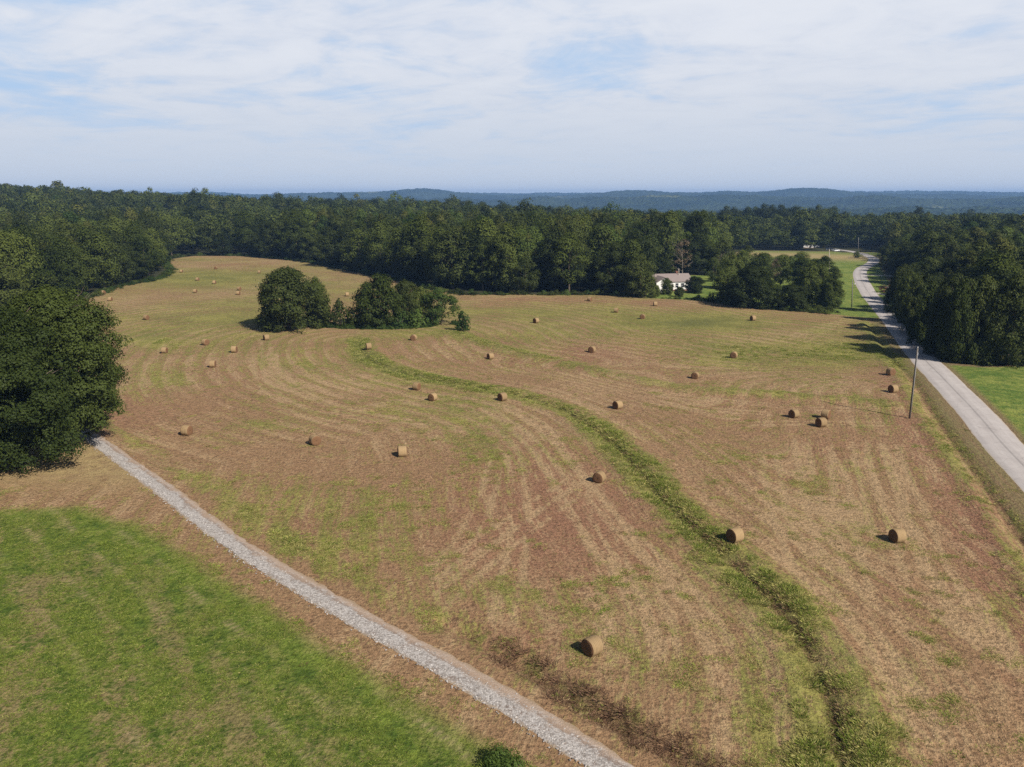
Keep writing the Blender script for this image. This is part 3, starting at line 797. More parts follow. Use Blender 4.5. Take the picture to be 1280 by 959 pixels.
# ------------------------------------------------------------------ geometry-node scatter
def scatter(name, pts, sources, kind='stuff', label=None):
    """pts rows: x y z sxy sz rotz idx ; sources: meshes lists joined as instances"""
    pts = np.array(pts, np.float32)
    me = bpy.data.meshes.new(name); me.vertices.add(len(pts)); me.vertices.foreach_set('co', pts[:, :3].ravel())
    me.attributes.new('scl', 'FLOAT_VECTOR', 'POINT').data.foreach_set('vector', pts[:, [3, 3, 4]].ravel())
    rot = np.zeros((len(pts), 3), np.float32); rot[:, 2] = pts[:, 5]
    me.attributes.new('rot', 'FLOAT_VECTOR', 'POINT').data.foreach_set('vector', rot.ravel())
    me.attributes.new('idx', 'INT', 'POINT').data.foreach_set('value', pts[:, 6].astype(np.int32))
    c = bpy.data.collections.new(name + '_sources')
    for i, m_ in enumerate(sources):
        o = bpy.data.objects.new(f'{name}_source_{i:02d}', m_); c.objects.link(o)
    ng = bpy.data.node_groups.new(name + '_scatter', 'GeometryNodeTree')
    ng.interface.new_socket('Geometry', in_out='INPUT', socket_type='NodeSocketGeometry')
    ng.interface.new_socket('Geometry', in_out='OUTPUT', socket_type='NodeSocketGeometry')
    N = ng.nodes; L = ng.links
    gi, go = N.new('NodeGroupInput'), N.new('NodeGroupOutput')
    ci = N.new('GeometryNodeCollectionInfo'); ci.inputs['Collection'].default_value = c
    ci.inputs['Separate Children'].default_value = True; ci.inputs['Reset Children'].default_value = True
    ip = N.new('GeometryNodeInstanceOnPoints'); ip.inputs['Pick Instance'].default_value = True
    def at(nm, t):
        a_ = N.new('GeometryNodeInputNamedAttribute'); a_.data_type = t; a_.inputs['Name'].default_value = nm
        return [o_ for o_ in a_.outputs if o_.enabled and o_.name == 'Attribute'][0]
    L.new(gi.outputs[0], ip.inputs['Points']); L.new(ci.outputs[0], ip.inputs['Instance'])
    L.new(at('idx', 'INT'), ip.inputs['Instance Index']); L.new(at('scl', 'FLOAT_VECTOR'), ip.inputs['Scale'])
    er = N.new('FunctionNodeEulerToRotation'); L.new(at('rot', 'FLOAT_VECTOR'), er.inputs[0]); L.new(er.outputs[0], ip.inputs['Rotation'])
    L.new(ip.outputs[0], go.inputs[0])
    o = link(name, me); md = o.modifiers.new('scatter', 'NODES'); md.node_group = ng
    return tag(o, label, kind=kind)
def joined(a, b, name):
    """one mesh from a crown and a trunk mesh, for scattered trees"""
    V = []; F = []; M = []; lv = []
    me = bpy.data.meshes.new(name)
    va = np.empty(len(a.vertices) * 3, np.float32); a.vertices.foreach_get('co', va)
    vb = np.empty(len(b.vertices) * 3, np.float32); b.vertices.foreach_get('co', vb)
    fb = [tuple(p.vertices) for p in b.polygons if len(p.vertices) == 4]
    la = np.empty(len(a.polygons), np.float32); a.attributes['lv'].data.foreach_get('value', la)
    fa = np.arange(len(a.polygons) * 4).reshape(-1, 4)
    V = np.concatenate([va.reshape(-1, 3), vb.reshape(-1, 3)]); F = np.concatenate([fa, np.array(fb) + len(va) // 3])
    return mesh_np(name, V, F, [a.materials[0], b.materials[0]], False, {'lv': np.concatenate([la, np.zeros(len(fb))])}, mi=np.concatenate([np.zeros(len(fa)), np.ones(len(fb))]))
hi_src = [joined(VAR[k][0], VAR[k][1], 'wood_tree_' + k) for k in hi_keys]
mid_src = []; low_src = []
for q, (sh, mt) in enumerate([('round', M_DARK), ('oval', M_MID), ('round', M_MID), ('pine', M_PINE), ('oval', M_DARK), ('oval', M_LITE)]):
    mid_src.append(crown(f'mid_{q}', 50 + q, shape=sh, mat=mt, nclump=42, nleaf=1300, size=.95, cr=(1.5, 2.6), zb=4))
    low_src.append(crown(f'low_{q}', 70 + q, shape=sh, mat=mt, nclump=18, nleaf=330, size=1.9, cr=(2, 3.2), zb=6))
for key, r0_, r1_, sp in (('mid', 430, 850, 9.2), ('low', 850, 2100, 11.2)):
    X, Y = forest_points(r0_, r1_, sp, 9)
    Z = hgt(X, Y)
    big_ = fbm(X / 60, Y / 60, 77, 3)
    for x, y, z, b in zip(X, Y, Z, big_):
        Ht = 19 * random.uniform(.66, 1.2) + (b - .5) * 9
        if random.random() < .03: Ht *= 1.25
        R = Ht ** .5 * random.uniform(1.2, 2.0)
        fp[key].append((x, y, z - .2, R / 6.5, Ht / 20., random.uniform(0, 6.28), random.choice((0, 0, 1, 1, 2, 3, 4, 4, 5 if b > .55 else 1))))
allp = [(*p[:6], p[6]) for p in fp['hi']] + [(*p[:6], p[6] + len(hi_src)) for p in fp['mid']] + [(*p[:6], p[6] + len(hi_src) + 6) for p in fp['low']]
scatter('forest', allp, hi_src + mid_src + low_src, label='mixed wood of dark green trees rolling back to the valley')

# ------------------------------------------------------------------ placed trees
def top_h(u, v, x, y, z):
    _, dy_, dz_ = ray(u, v); return H + y / dy_ * dz_ - z
def ptree(u, vb, vt, hw, var, label, group=None, name='broadleaf_tree', cat='tree'):
    x, y, z = G(u, vb); Ht = top_h(u, vt, x, y, z); R = hw * math.hypot(y, H) / FPX
    return tree(x, y, Ht, R, var, label, group, cat, name)
ptree(361, 411, 334, 42, 'k', 'largest dense rounded tree at the left end of the tree island in the hayfield')
ptree(397, 404, 346, 15, 'l', 'narrow dark tree leaning on the right side of the large round island tree')
ptree(474, 408, 343, 31, 'l', 'rounded green tree standing in the middle of the tree island')
ptree(508, 404, 350, 20, 'k', 'dark tree right behind the middle tree of the field island')
ptree(528, 404, 358, 15, 'l', 'brownish thin tree between the middle tree and the pale right tree of the island')
ptree(551, 405, 361, 26, 'm', 'pale yellow-green open tree near the right end of the tree island')
# cluster between hayfield and yards
CL = [(907,378,334,17,'l','broad dark tree at the left of the cluster beside the bright yard lawn'),
      (937,384,332,28,'k','broadest dark tree of the cluster at the field corner'),
      (963,382,350,14,'j','medium green tree just right of the broadest cluster tree'),
      (989,387,355,22,'k','low rounded dark tree in front of the cluster at the field edge'),
      (1012,380,329,20,'l','tall green tree behind the low rounded tree of the cluster'),
      (1035,385,347,16,'l','upright tree at the right end of the cluster beside the road verge'),
      (1000,366,322,20,'d','tall tree at the back of the cluster below the trailer'),
      (975,362,318,13,'c','slim tree at the back of the cluster with a rusty vine'),
      (1028,362,320,17,'j','rounded tree right behind the cluster near the pale pole'),
      (950,356,316,17,'d','green tree behind the broadest cluster tree'),
      (925,352,312,16,'c','green tree between the yard lawn and the straw clearing'),
      (900,345,296,16,'a','dark tree behind the bright yard lawn'),
      (882,342,300,16,'d','green tree right of the dead tree at the white house'),
      (868,366,345,12,'k','small round dark tree at the right end of the white house'),
      (840,343,312,17,'a','dark tree right behind the white house roof'),
      (826,345,322,12,'b','dark tree behind the left end of the white house roof'),
      (833,368,347,8,'l','small rounded yard tree in front of the white house wall'),
      (868,325,284,16,'d','green tree behind the dead tree'),
      (895,322,276,18,'c','green tree in front of the back wood above the yard lawn'),
      (836,314,264,19,'g','bright light green tree rising above the white shed'),
      (1108,336,303,11,'h','dense dark conical cedar at the inside of the road bend'),
      (1120,338,308,11,'d','green tree beside the cedar at the road bend'),
      (955,346,316,15,'d','green tree in front of the straw clearing, left of the pale pole'),
      (978,345,318,15,'c','green tree in front of the straw clearing below its middle'),
      (968,352,322,8,'n','brown withered tree in the middle of the cluster'),
      (818,371,355,7,'l','small dark tree hiding the left end of the white house wall'),
      (849,371,358,6,'k','small bushy tree hiding the right end of the white house wall'),
      (890,352,322,12,'d','green tree at the back right of the bright yard lawn'),
      (860,338,300,14,'a','dark tree behind the bare dead tree, right of the house roof'),
      (1001,340,314,11,'c','green tree in front of the straw clearing below the trailer'),
      (948,372,338,13,'c','tree between the broadest cluster tree and the medium green one'),
      (988,348,319,10,'m','pale green tree in front of the straw clearing'),
      (932,336,306,12,'a','dark tree at the left end of the straw clearing'),
      (915,362,318,15,'l','dark tree behind the left tree of the cluster'),
      (1016,352,323,15,'d','green tree beside the pale pole left of the verge'),
      (995,345,318,15,'j','rounded green tree straight below the trailer'),
      (1042,372,335,11,'d','narrow green tree at the verge behind the right end tree'),
      (800,372,318,20,'a','tall dark tree left of the white house gable'),
      (1124,392,330,17,'k','dark tree at the road edge where the right wood begins'),
      (1132,404,340,15,'l','dark green tree leaning over the road, second of the right wood edge'),
      (1143,419,350,16,'k','low dark tree close to the road, third of the right wood edge'),
      (1157,433,352,18,'l','green tree close to the road, fourth of the right wood edge'),
      (1171,444,356,19,'k','low dark tree close to the road just before the wood corner'),
      (1193,452,350,22,'l','green leafy tree at the corner of the right wood, lawn in front'),
      (1152,416,342,20,'i','dark tree of the right wood behind the low trees closest to the road'),
      (1186,434,342,26,'i','tall dark tree near the front corner of the right wood'),
      (1216,452,345,30,'k','broad dark tree at the front corner of the right wood beside the lawn'),
      (1258,456,342,32,'i','dark tree of the right wood nearest the right photo edge by the lawn'),
      (1071,322,314,5,'j','small bush beside the straw clearing left of the road bend')]
for u, vb, vt, hw, va, lb in CL:
    ptree(u, vb, vt, hw, va, lb, name=KNAME[VAR[va][2]], cat='bush' if 'bush' in lb else 'tree')
# back edge of the clearing: tall trees in a row
ui = 905
q = 0
while ui < 1040:
    vb = random.uniform(299.5, 303); ptree(ui, vb, random.uniform(254, 263), random.uniform(11, 16), 'abadc'[q % 5], 'tall dark tree in the row behind the trailer and straw clearing', 'tall trees behind the trailer')
    ui += random.uniform(7.5, 10.5); q += 1

def shrub_mesh(name, seed, mat, R=1.5, Hh=1.8, n=700, size=.26, cr=(.35, .7), ncl=26):
    return crown(name, seed, R=R, H_=Hh, zb=0.05, nclump=ncl, nleaf=n, size=size, shape='bush', mat=mat, cr=cr, inner=.4)
SHR = [shrub_mesh(f'shrub_{i}', 100 + i, mt) for i, mt in enumerate([M_DARK, M_BUSH, M_BUSH, M_MID])]
def shrub(u, vb, vt, hw, k, label, group=None, name='bush'):
    x, y, z = G(u, vb); Ht = top_h(u, vt, x, y, z); R = hw * math.hypot(y, H) / FPX
    e = empty(name, (x, y, z), random.uniform(0, 6), label, 'bush', group); e.scale = (R / 1.5, R / 1.5, Ht / 1.8)
    st = MB()
    link('foliage', SHR[k], e)
    for j in range(3):
        a_ = j * 2.1; st.tube([(0, 0, -.1), (.25 * math.cos(a_), .25 * math.sin(a_), .6), (.6 * math.cos(a_), .6 * math.sin(a_), 1.2)], [.05, .04, .015], 5)
    link('stem', st.mesh('stem', [m_bark], True), e)
shrub(577, 414, 391, 12, 1, 'small light green bush at the right tip of the tree island')
shrub(409, 408, 381, 13, 3, 'dark bush right beside the large round island tree')
shrub(425, 410, 378, 13, 0, 'taller dark bush in the gap of the tree island')
shrub(440, 410, 384, 11, 3, 'lower bush left of the middle island tree')
shrub(500, 410, 390, 14, 1, 'bush below the dark tree right of the island middle')
shrub(523, 409, 388, 13, 1, 'bush under the brownish thin tree of the island')
shrub(542, 407, 389, 10, 2, 'bush below the pale open tree of the island')
shrub(1023, 388.5, 382, 9, 0, 'low dark hedge bush under the right end tree of the cluster')
shrub(1037, 390, 383.5, 9, 0, 'low hedge bush nearest the road verge')
shrub(1008, 388, 381, 8, 3, 'low hedge bush beside the low rounded cluster tree')
shrub(873, 375, 369, 5, 0, 'small round clipped bush in front of the bright yard lawn')

# dead tree, snags
def bare(u, vb, vt, hw, label, seed, crown_mat=None, nl=14):
    x, y, z = G(u, vb); Ht = top_h(u, vt, x, y, z); R = hw * math.hypot(y, H) / FPX
    e = empty('dead_tree', (x, y, z), 0, label, 'tree')
    link('trunk', trunk('bare_trunk', seed, H_=Ht, rad=.26 if crown_mat else .17, n_l=nl, spread=R * 1.4, mat=m_bark3, z0=.3, top=.97, sub=True), e)
    if crown_mat:
        link('crown', crown('twigs', seed, R=R, H_=Ht, zb=Ht * .38, nclump=26, nleaf=700, size=.4, shape='oval', mat=crown_mat, cr=(.6, 1.2)), e)
bare(853, 358, 299, 15, 'bare dead tree with brown twigs behind the white house', 31, M_TAN, 18)
bare(325, 310, 263, 4, 'pale leafless snag standing in the far left tree line', 32)
bare(499, 338, 283, 5, 'pale leafless snag left of a second snag above the tree island', 33)
bare(511, 340, 279, 5, 'pale leafless snag right of its neighbour above the tree island', 34)

# rusty dead treetop lying by the driveway
x, y, z = G(1121, 366)
e = empty('brush_pile', (x, y, z), 0, 'reddish brown dead brush beside the pale driveway right of the road', 'brush')
link('twigs', crown('brush', 61, R=6, H_=4.4, zb=.1, nclump=34, nleaf=1500, size=.5, shape='bush', mat=M_RED, cr=(.6, 1.3)), e)
mb = MB()
for j in range(9):
    a_ = j * .7; mb.tube([(0, 0, .2), (2 * math.cos(a_), 2 * math.sin(a_), 1.4), (4.6 * math.cos(a_), 4.6 * math.sin(a_), 2.2)], [.14, .09, .03], 5)
link('branches', mb.mesh('branches', [m_bark2], True), e)

# big oaks at the left
for nm, u, vb, Ht, R, seed, lb in (('oak_tree', 84, 557, 19.3, 7.9, 201, 'huge spreading oak whose trunk stands beside the end of the gravel drive'),
                                 ('oak_tree', 8, 583, 18.4, 8.6, 202, 'huge oak with low skirt of leaves, cut by the left edge of the photo')):
    x, y, z = G(u, vb)
    e = empty(nm, (x, y, z), 0, lb, 'tree')
    link('trunk', trunk('oak_trunk', seed, H_=Ht, rad=.5, n_l=16, spread=R * .9, z0=.12, sub=True), e)
    link('crown', crown('oak_crown', seed, R=R, H_=Ht, zb=.9 if seed == 202 else 2.0, nclump=560, nleaf=150000, size=.29, shape='dome', mat=M_OAK, cr=(.8, 1.6), inner=.5), e)
x, y, z = G(112, 551)
e = empty('sapling', (x, y, z), 0, 'small grey-green sapling where the gravel drive ends under the oak', 'sapling')
link('crown', crown('sapling_crown', 205, R=1.9, H_=3.6, zb=.6, nclump=22, nleaf=1500, size=.2, shape='oval', mat=M_MID, cr=(.4, .8)), e)
link('trunk', trunk('sapling_trunk', 5, H_=3.4, rad=.06, n_l=5, spread=1.0), e)
x, y, z = G(630, 962)
e = empty('bush', (x, y, z), 0, 'dark leafy bush at the bottom edge between green lawn and gravel drive', 'bush')
link('foliage', crown('bush_leaves', 206, R=1.25, H_=.85, zb=.02, nclump=34, nleaf=3600, size=.11, shape='bush', mat=M_BUSH, cr=(.25, .5)), e)

# ------------------------------------------------------------------ undergrowth along the wood edges and round the island
und = []
BND = catmull(OPEN[1:], 3)
seg = np.linalg.norm(np.diff(BND, axis=0), axis=1); S = np.concatenate([[0], np.cumsum(seg)])
for s in np.arange(0, S[-1], .9):
    x = np.interp(s, S, BND[:, 0]) + random.gauss(0, .8); y = np.interp(s, S, BND[:, 1]) + 1.2 + random.gauss(0, .8)
    sc = random.uniform(.4, 1.15) * (.6 if 38 < x < 56 else 1); und.append((x, y, hz(x, y) - .1, sc, sc * random.uniform(.4, 1.0), random.uniform(0, 6), random.choice((0, 1, 2, 3, 0))))
RB = np.array(RIGHTB)
seg = np.linalg.norm(np.diff(RB, axis=0), axis=1); S = np.concatenate([[0], np.cumsum(seg)])
for s in np.arange(0, S[-1], .9):
    x = np.interp(s, S, RB[:, 0]) + random.gauss(0, .8) + 1; y = np.interp(s, S, RB[:, 1]) + .8 + random.gauss(0, .8)
    sc = random.uniform(.5, 1.3); und.append((x, y, hz(x, y) - .1, sc, sc * random.uniform(.6, 1.2), random.uniform(0, 6), random.choice((0, 0, 3, 3, 1))))
for _ in range(300):
    u = random.uniform(375, 580); v = 408 + 8 * math.sin((u - 375) / 205 * 3.14) * random.uniform(.3, .75) - 1 - (u - 375) * .012
    if 540 < u < 566: continue
    x, y, z = G(u, v); sc = random.uniform(.4, .75); und.append((x, y, z - .1, sc, sc * random.uniform(.5, .9), random.uniform(0, 6), random.choice((1, 2))))
scatter('undergrowth', und, SHR, label='low green brush along the wood edges')

# ------------------------------------------------------------------ grass tufts, straw, weeds
def tuft(name, seed, n, h, spread, w, mat, lean=.5):
    rng = np.random.default_rng(seed); V = []; lv = []
    for i in range(n):
        a = rng.uniform(0, 6.28); r = spread * math.sqrt(rng.random()); b = np.array([r * math.cos(a), r * math.sin(a), 0])
        d = np.array([math.cos(a) * lean * rng.uniform(.2, 1.3), math.sin(a) * lean * rng.uniform(.2, 1.3), 1.]) * h * rng.uniform(.5, 1.2)
        t = rng.uniform(0, 6.28); s = np.array([math.cos(t), math.sin(t), 0]) * w * .5
        V += [b - s, b + s, b + d * .6 + s * .7, b + d + np.array([d[0], d[1], -d[2] * .1]) * .3]; lv.append(rng.random())
    return mesh_np(name, np.array(V), np.arange(n * 4).reshape(n, 4), [mat], False, {'lv': lv})
TF = [tuft('tuft_a', 1, 22, .20, .24, .035, M_GRASS, .9), tuft('tuft_b', 2, 22, .14, .28, .035, M_GRASS, 1.2), tuft('tuft_c', 3, 22, .24, .24, .035, M_LUSH, .8),
      tuft('tuft_d', 4, 14, .10, .30, .045, M_DRY, 1.8), tuft('tuft_e', 5, 16, .28, .26, .03, M_WEED, .9), tuft('tuft_f', 6, 14, .16, .3, .05, M_LUSH, 1.2)]
rng = np.random.default_rng(77)
n_try = 1500000
tx = rng.uniform(-75, 75, n_try); ty = rng.uniform(26, 175, n_try)
# keep density falling with distance (a tuft gets smaller than a pixel)
k = (np.abs(tx) < ty * .72 + 6) & (rng.random(n_try) < np.clip((58 / ty) ** 1.6, 0, 1))
tx, ty = tx[k], ty[k]
# bilinear lookup of the ground masks
def look(arr):
    A = full(arr).reshape(R_, C_)
    i = np.clip(np.searchsorted(YS, ty) - 1, 0, R_ - 2); j = np.clip(np.searchsorted(XS, tx) - 1, 0, C_ - 2)
    return A[i, j]
g_, l_, w_, v_, dd_, dr_, tn_ = look(green), look(lawn), look(weed), look(verge), look(dD), look(dR), look(tan_)
patch = fbm(tx / 2.2, ty / 2.2, 91, 3); patch2 = fbm(tx / .9, ty / .9, 92, 2)
ok = (dd_ > 1.55) & (dr_ > ROAD_W / 2 + .5)
rn = rng.random(len(tx))
pg = np.clip((g_ + (patch - .5) * 1.6 + (patch2 - .5) * .9 - .55) * 1.2, 0.0, 1) * (1 - l_) * (1 - tn_)
pw = np.clip(w_ - .25 + (patch2 - .5) * .8, 0, 1)
pl = l_ * np.clip(.38 + (patch - .5) * 1.6, .04, .9)
ps = np.clip((.20 + (patch2 - .5) * .9), 0, .5) * (1 - l_) * (1 - v_)
typ = np.full(len(tx), -1)
typ[(rn < ps * .5)] = 3
k = rng.random(len(tx)) < pg; typ[k] = rng.choice([0, 1, 1, 5], k.sum())
k = (rng.random(len(tx)) < pg) & (g_ > .75); typ[k] = rng.choice([0, 1, 2], k.sum())
k = rng.random(len(tx)) < pl; typ[k] = rng.choice([5, 5, 2, 1], k.sum())
k = rng.random(len(tx)) < pw; typ[k] = 4
k = (typ >= 0) & ok
tx, ty, typ, l_, g_, w_ = tx[k], ty[k], typ[k], l_[k], g_[k], w_[k]
tz = hgt(tx, ty)
sc = rng.uniform(.55, 1.25, len(tx)) * np.where(l_ > .5, .75, 1.0) * np.where((typ < 3) & (g_ > .75), 1.15, .85)
zsc = sc * np.where((g_ < .7) & (typ < 3), .6, .72)
pts = np.stack([tx, ty, tz - .02, sc, zsc, rng.uniform(0, 6.28, len(tx)), typ], 1)
scatter('grass', pts, TF, label='tufts of grass, straw and weeds over the hayfield and lawn')

# loose stones of the gravel drive
def stone(name, seed):
    rng = np.random.default_rng(seed)
    import bmesh
    bm = bmesh.new(); bmesh.ops.create_icosphere(bm, subdivisions=1, radius=.05)
    for v in bm.verts: v.co *= rng.uniform(.7, 1.25); v.co.z *= .65
    me = bpy.data.meshes.new(name); bm.to_mesh(me); bm.free(); me.materials.append(m_stone); return me
m_stone, nt, bs = new_mat('stone')
oi = nt.nodes.new('ShaderNodeObjectInfo'); rnd = E(nt, oi.outputs['Random'])
finish(nt, bs, nmix(nt, rnd, (.20, .18, .16), (.46, .43, .40)), .85)
seg = np.linalg.norm(np.diff(DRIVE, axis=0), axis=1); S = np.concatenate([[0], np.cumsum(seg)])
n = 7000
s = rng.uniform(0, S[-1], n); w = rng.normal(-.35, .4, n)
i = np.clip(np.searchsorted(S, s) - 1, 0, len(seg) - 1); tdir = np.diff(DRIVE, axis=0)[i] / seg[i][:, None]
x = np.interp(s, S, DRIVE[:, 0]) - tdir[:, 1] * w; y = np.interp(s, S, DRIVE[:, 1]) + tdir[:, 0] * w
sc = rng.uniform(.5, 1.7, n)
k = np.abs(w) < 1.5
scatter('gravel', np.stack([x, y, hgt(x, y) + .045, sc, sc, rng.uniform(0, 6, n), rng.integers(0, 3, n)], 1)[k], [stone(f'stone_{q}', q) for q in range(3)], label='loose pale stones on the gravel drive')

# ------------------------------------------------------------------ hay bales
m_hay, nt, bs = new_mat('hay_side')
tcn = nt.nodes.new('ShaderNodeTexCoord'); O = E(nt, tcn.outputs['Object'])
ox, oy, oz = nsep(nt, O)
oi = nt.nodes.new('ShaderNodeObjectInfo'); rnd = E(nt, oi.outputs['Random'])
nn = nnoise(nt, nvec(nt, ox * 4.0, oy, oz), 6, 4, .7); band = nnoise(nt, nvec(nt, ox * 1.0 + rnd * 9.0, 0.0, 0.0), 9, 2, .5)
hcc = nmix(nt, (nn * .7 + band * .6 - .15).clamp(), (.19, .12, .06), (.42, .305, .165))
netb = ((ox * 46.0).sinv() * .5 + .5).pw(3.0)
hcc = nscale(nt, hcc, (rnd * .25 + .88) * (1.0 - netb * .30))
finish(nt, bs, hcc, .95, nn + band * .8, .04, .8, .1)
m_hay2, nt, bs = new_mat('hay_end')
tcn = nt.nodes.new('ShaderNodeTexCoord'); O = E(nt, tcn.outputs['Object'])
ox, oy, oz = nsep(nt, O)
rad = (oy * oy + (oz - .64) * (oz - .64)).pw(.5)
nn = nnoise(nt, O, 7, 4, .7)
ring = (rad * 46.0 + nn * 5.0).sinv() * .5 + .5
finish(nt, bs, nmix(nt, (ring * .4 + nn * .7).clamp(), (.10, .052, .028), (.22, .125, .065)), .95, ring * .5 + nn, .04, .8, .1)
def bale_mesh(seed):
    rng = np.random.default_rng(seed); R = .69; Lh = .52; n = 40
    prof = [(-Lh, 0), (-Lh - .02, .2), (-Lh - .03, .43), (-Lh, .59), (-Lh + .03, .655)] + [(-Lh + .09 + t * (2 * Lh - .18), R * (1 - .02 * (2 * t - 1) ** 2)) for t in np.linspace(0, 1, 13)] + [(Lh - .03, .655), (Lh, .59), (Lh + .03, .43), (Lh + .02, .2), (Lh, 0)]
    V = []; m = len(prof)
    for i, (a, r) in enumerate(prof):
        for k_ in range(n):
            th = 2 * math.pi * k_ / n
            rr_ = r * (1 + .012 * math.sin(3 * th + seed) + rng.normal() * .009) + (.012 * (-1) ** i if 4 < i < m - 5 else 0) * (r > .3)
            z = math.sin(th) * rr_
            if z < -.6: z = -.6 - (-.6 - z) * .25
            y = math.cos(th) * rr_ * (1.03 if z < 0 else 1)
            V.append((a + rng.normal() * .008, y, z + .635))
    F = []; mi = []
    for i in range(m - 1):
        for k_ in range(n):
            F.append((i * n + k_, i * n + (k_ + 1) % n, (i + 1) * n + (k_ + 1) % n, (i + 1) * n + k_)); mi.append(1 if (i < 4 or i > m - 6) else 0)
    return mesh_np('hay_bale', np.array(V), np.array(F)[:, ::-1], [m_hay, m_hay2], True, mi=mi)
def skirt_mesh(seed):
    rng = np.random.default_rng(seed); n = 150
    C = np.stack([rng.uniform(-.7, .7, n), rng.choice([-1, 1], n) * rng.uniform(.3, .8, n), rng.uniform(.02, .08, n)], 1)
    N = unit(np.stack([rng.normal(size=n) * .5, rng.normal(size=n) * .5, np.ones(n)], 1))
    return leaves_mesh('loose_straw', C, N, rng.uniform(.1, .28, n), rng.random(n), [M_DRY], rng, .2)
BM = [bale_mesh(s) for s in range(4)]; SK = [skirt_mesh(s) for s in range(3)]
B = [ # u, v(centre), yaw of axis in degrees (0 = axis across the view), label
 (740,807,38,'nearest hay bale, lone one close to the gravel drive'),
 (918,673,28,'hay bale sitting against the green terrace, left of the bale with the longest shadow'),
 (1121,669,14,'lone large hay bale in the right foreground short of the roadside ditch'),
 (749,596,58,'hay bale with reddish end just left of the terrace bend'),
 (503,564,12,'lone hay bale below the bright green patch in the middle of the field'),
 (394,550,-52,'hay bale left of the one below the green patch'),
 (234,538,-14,'pale hay bale right of the big oak, near the upper gravel drive'),
 (992,517,30,'left one of the three hay bales near the utility pole'),
 (1032,518,-40,'back right one of the three hay bales near the utility pole'),
 (1026,528,20,'front one of the three hay bales near the utility pole'),
 (1116,486,18,'hay bale between utility pole and ditch, the nearer of two'),
 (1113,465,-70,'hay bale beyond the utility pole beside the ditch, the farther of two'),
 (772,506,35,'hay bale just beyond the terrace on the reddish ground'),
 (628,496,40,'hay bale tucked against the upper terrace, rightmost of three along it'),
 (521,483,-25,'hay bale below the terrace start, left and farther of a close pair'),
 (541,496,60,'hay bale below the terrace start, right and nearer of a close pair'),
 (613,445,30,'hay bale on the red strip right of the tree island'),
 (869,469,60,'dark-ended hay bale above the faint second terrace line'),
 (917,444,62,'hay bale in the upper right field, between the green strip and the second terrace'),
 (740,437,58,'hay bale in the middle of the upper field right of the island'),
 (670,401,40,'hay bale above and right of the small bush of the island'),
 (770,388,-20,'hay bale left of the dark-ended bale near the back of the field'),
 (803,396,75,'dark-ended hay bale at the left end of the upper green strip'),
 (819,380,0,'hay bale straight in front of the white house'),
 (737,374,-35,'hay bale closest to the dark tree line at the back'),
 (941,398,20,'reddish hay bale at the right end of the upper green strip'),
 (517,422,80,'small dark hay bale below the pale island tree'),
 (461,435,20,'small hay bale beside the start of the terrace'),
 (206,438,0,'dark-fronted hay bale right of the oak crown, left of a loose group'),
 (257,428,-30,'pale hay bale at the top of the loose group right of the oak'),
 (293,437,0,'hay bale at the right of the loose group right of the oak'),
 (266,455,5,'hay bale at the bottom of the loose group right of the oak'),
 (333,422,35,'hay bale just left below the big round island tree'),
 (183,397,-20,'hay bale above the oak crown on the green ground'),
 (129,366,-15,'hay bale hard against the left wood edge'),
 (138,374,0,'small dark hay bale just below the one at the left wood edge'),
 (124,391,-15,'pale hay bale beside the top of the oak crown'),
 (227,339,0,'distant hay bale nearest the corner of the left wood'),
 (247,349,-10,'distant hay bale below the bale at the wood corner'),
 (268,353,0,'distant dark hay bale between the left wood and the island'),
 (244,364,0,'distant hay bale left in the upper left field'),
 (299,361,-20,'farther of two distant hay bales standing close together'),
 (298,366.5,-5,'nearer of two distant hay bales standing close together'),
 (270,335,90,'farthest hay bale near the back of the left field'),
 (324,340,10,'distant reddish hay bale above the large round island tree'),
 (434,368,15,'hay bale seen in the gap behind the tree island'),
]
proto = None
for i, (u, v, yaw, lb) in enumerate(B):
    x, y, z = G(u, v + .64 * FPX / math.hypot(G0(u, v)[1], H) * .9)
    o = link('hay_bale', BM[i % 4]) 
    o.location = (x, y, z - .03); o.rotation_euler = (0, 0, math.radians(yaw))
    s = random.uniform(.90, .98) ; o.scale = (s, s, s)
    tag(o, lb, 'hay bale', 'round hay bales on the mown field')
    if y < 110: link('loose_straw', SK[i % 3], o)

# ------------------------------------------------------------------ utility poles, mailbox
m_pole, nt, bs = new_mat('weathered_pole')
P = npos(nt); n1 = nnoise(nt, nvec(nt, nsep(nt, P)[0], nsep(nt, P)[1], nsep(nt, P)[2] * .1), 9, 3)
finish(nt, bs, nmix(nt, n1, (.12, .105, .085), (.22, .20, .17)), .9)
m_pole2, nt, bs = new_mat('pale_pole')
P = npos(nt); n1 = nnoise(nt, P, 4, 3)
finish(nt, bs, nmix(nt, n1, (.40, .33, .25), (.54, .46, .36)), .9)
m_metal, nt, bs = new_mat('grey_metal'); finish(nt, bs, (.45, .46, .48), .5, spec=.5); 
m_cer, nt, bs = new_mat('porcelain'); finish(nt, bs, (.62, .62, .60), .35, spec=.5)
m_white, nt, bs = new_mat('white_siding')
P = npos(nt); st = ((nsep(nt, P)[2] * 31.0).sinv() * .5 + .5).pw(6.0)
n1 = nnoise(nt, P, 1.2, 3)
finish(nt, bs, nscale(nt, nmix(nt, n1, (.74, .73, .70), (.80, .79, .76)), st * -.12 + 1.0), .7)
m_roof, nt, bs = new_mat('grey_shingles')
P = npos(nt); n1 = nnoise(nt, P, 2.5, 4, .7)
finish(nt, bs, nmix(nt, n1, (.17, .135, .125), (.29, .245, .225)), .9, n1, .03, .5)
m_tin, nt, bs = new_mat('pale_tin_roof')
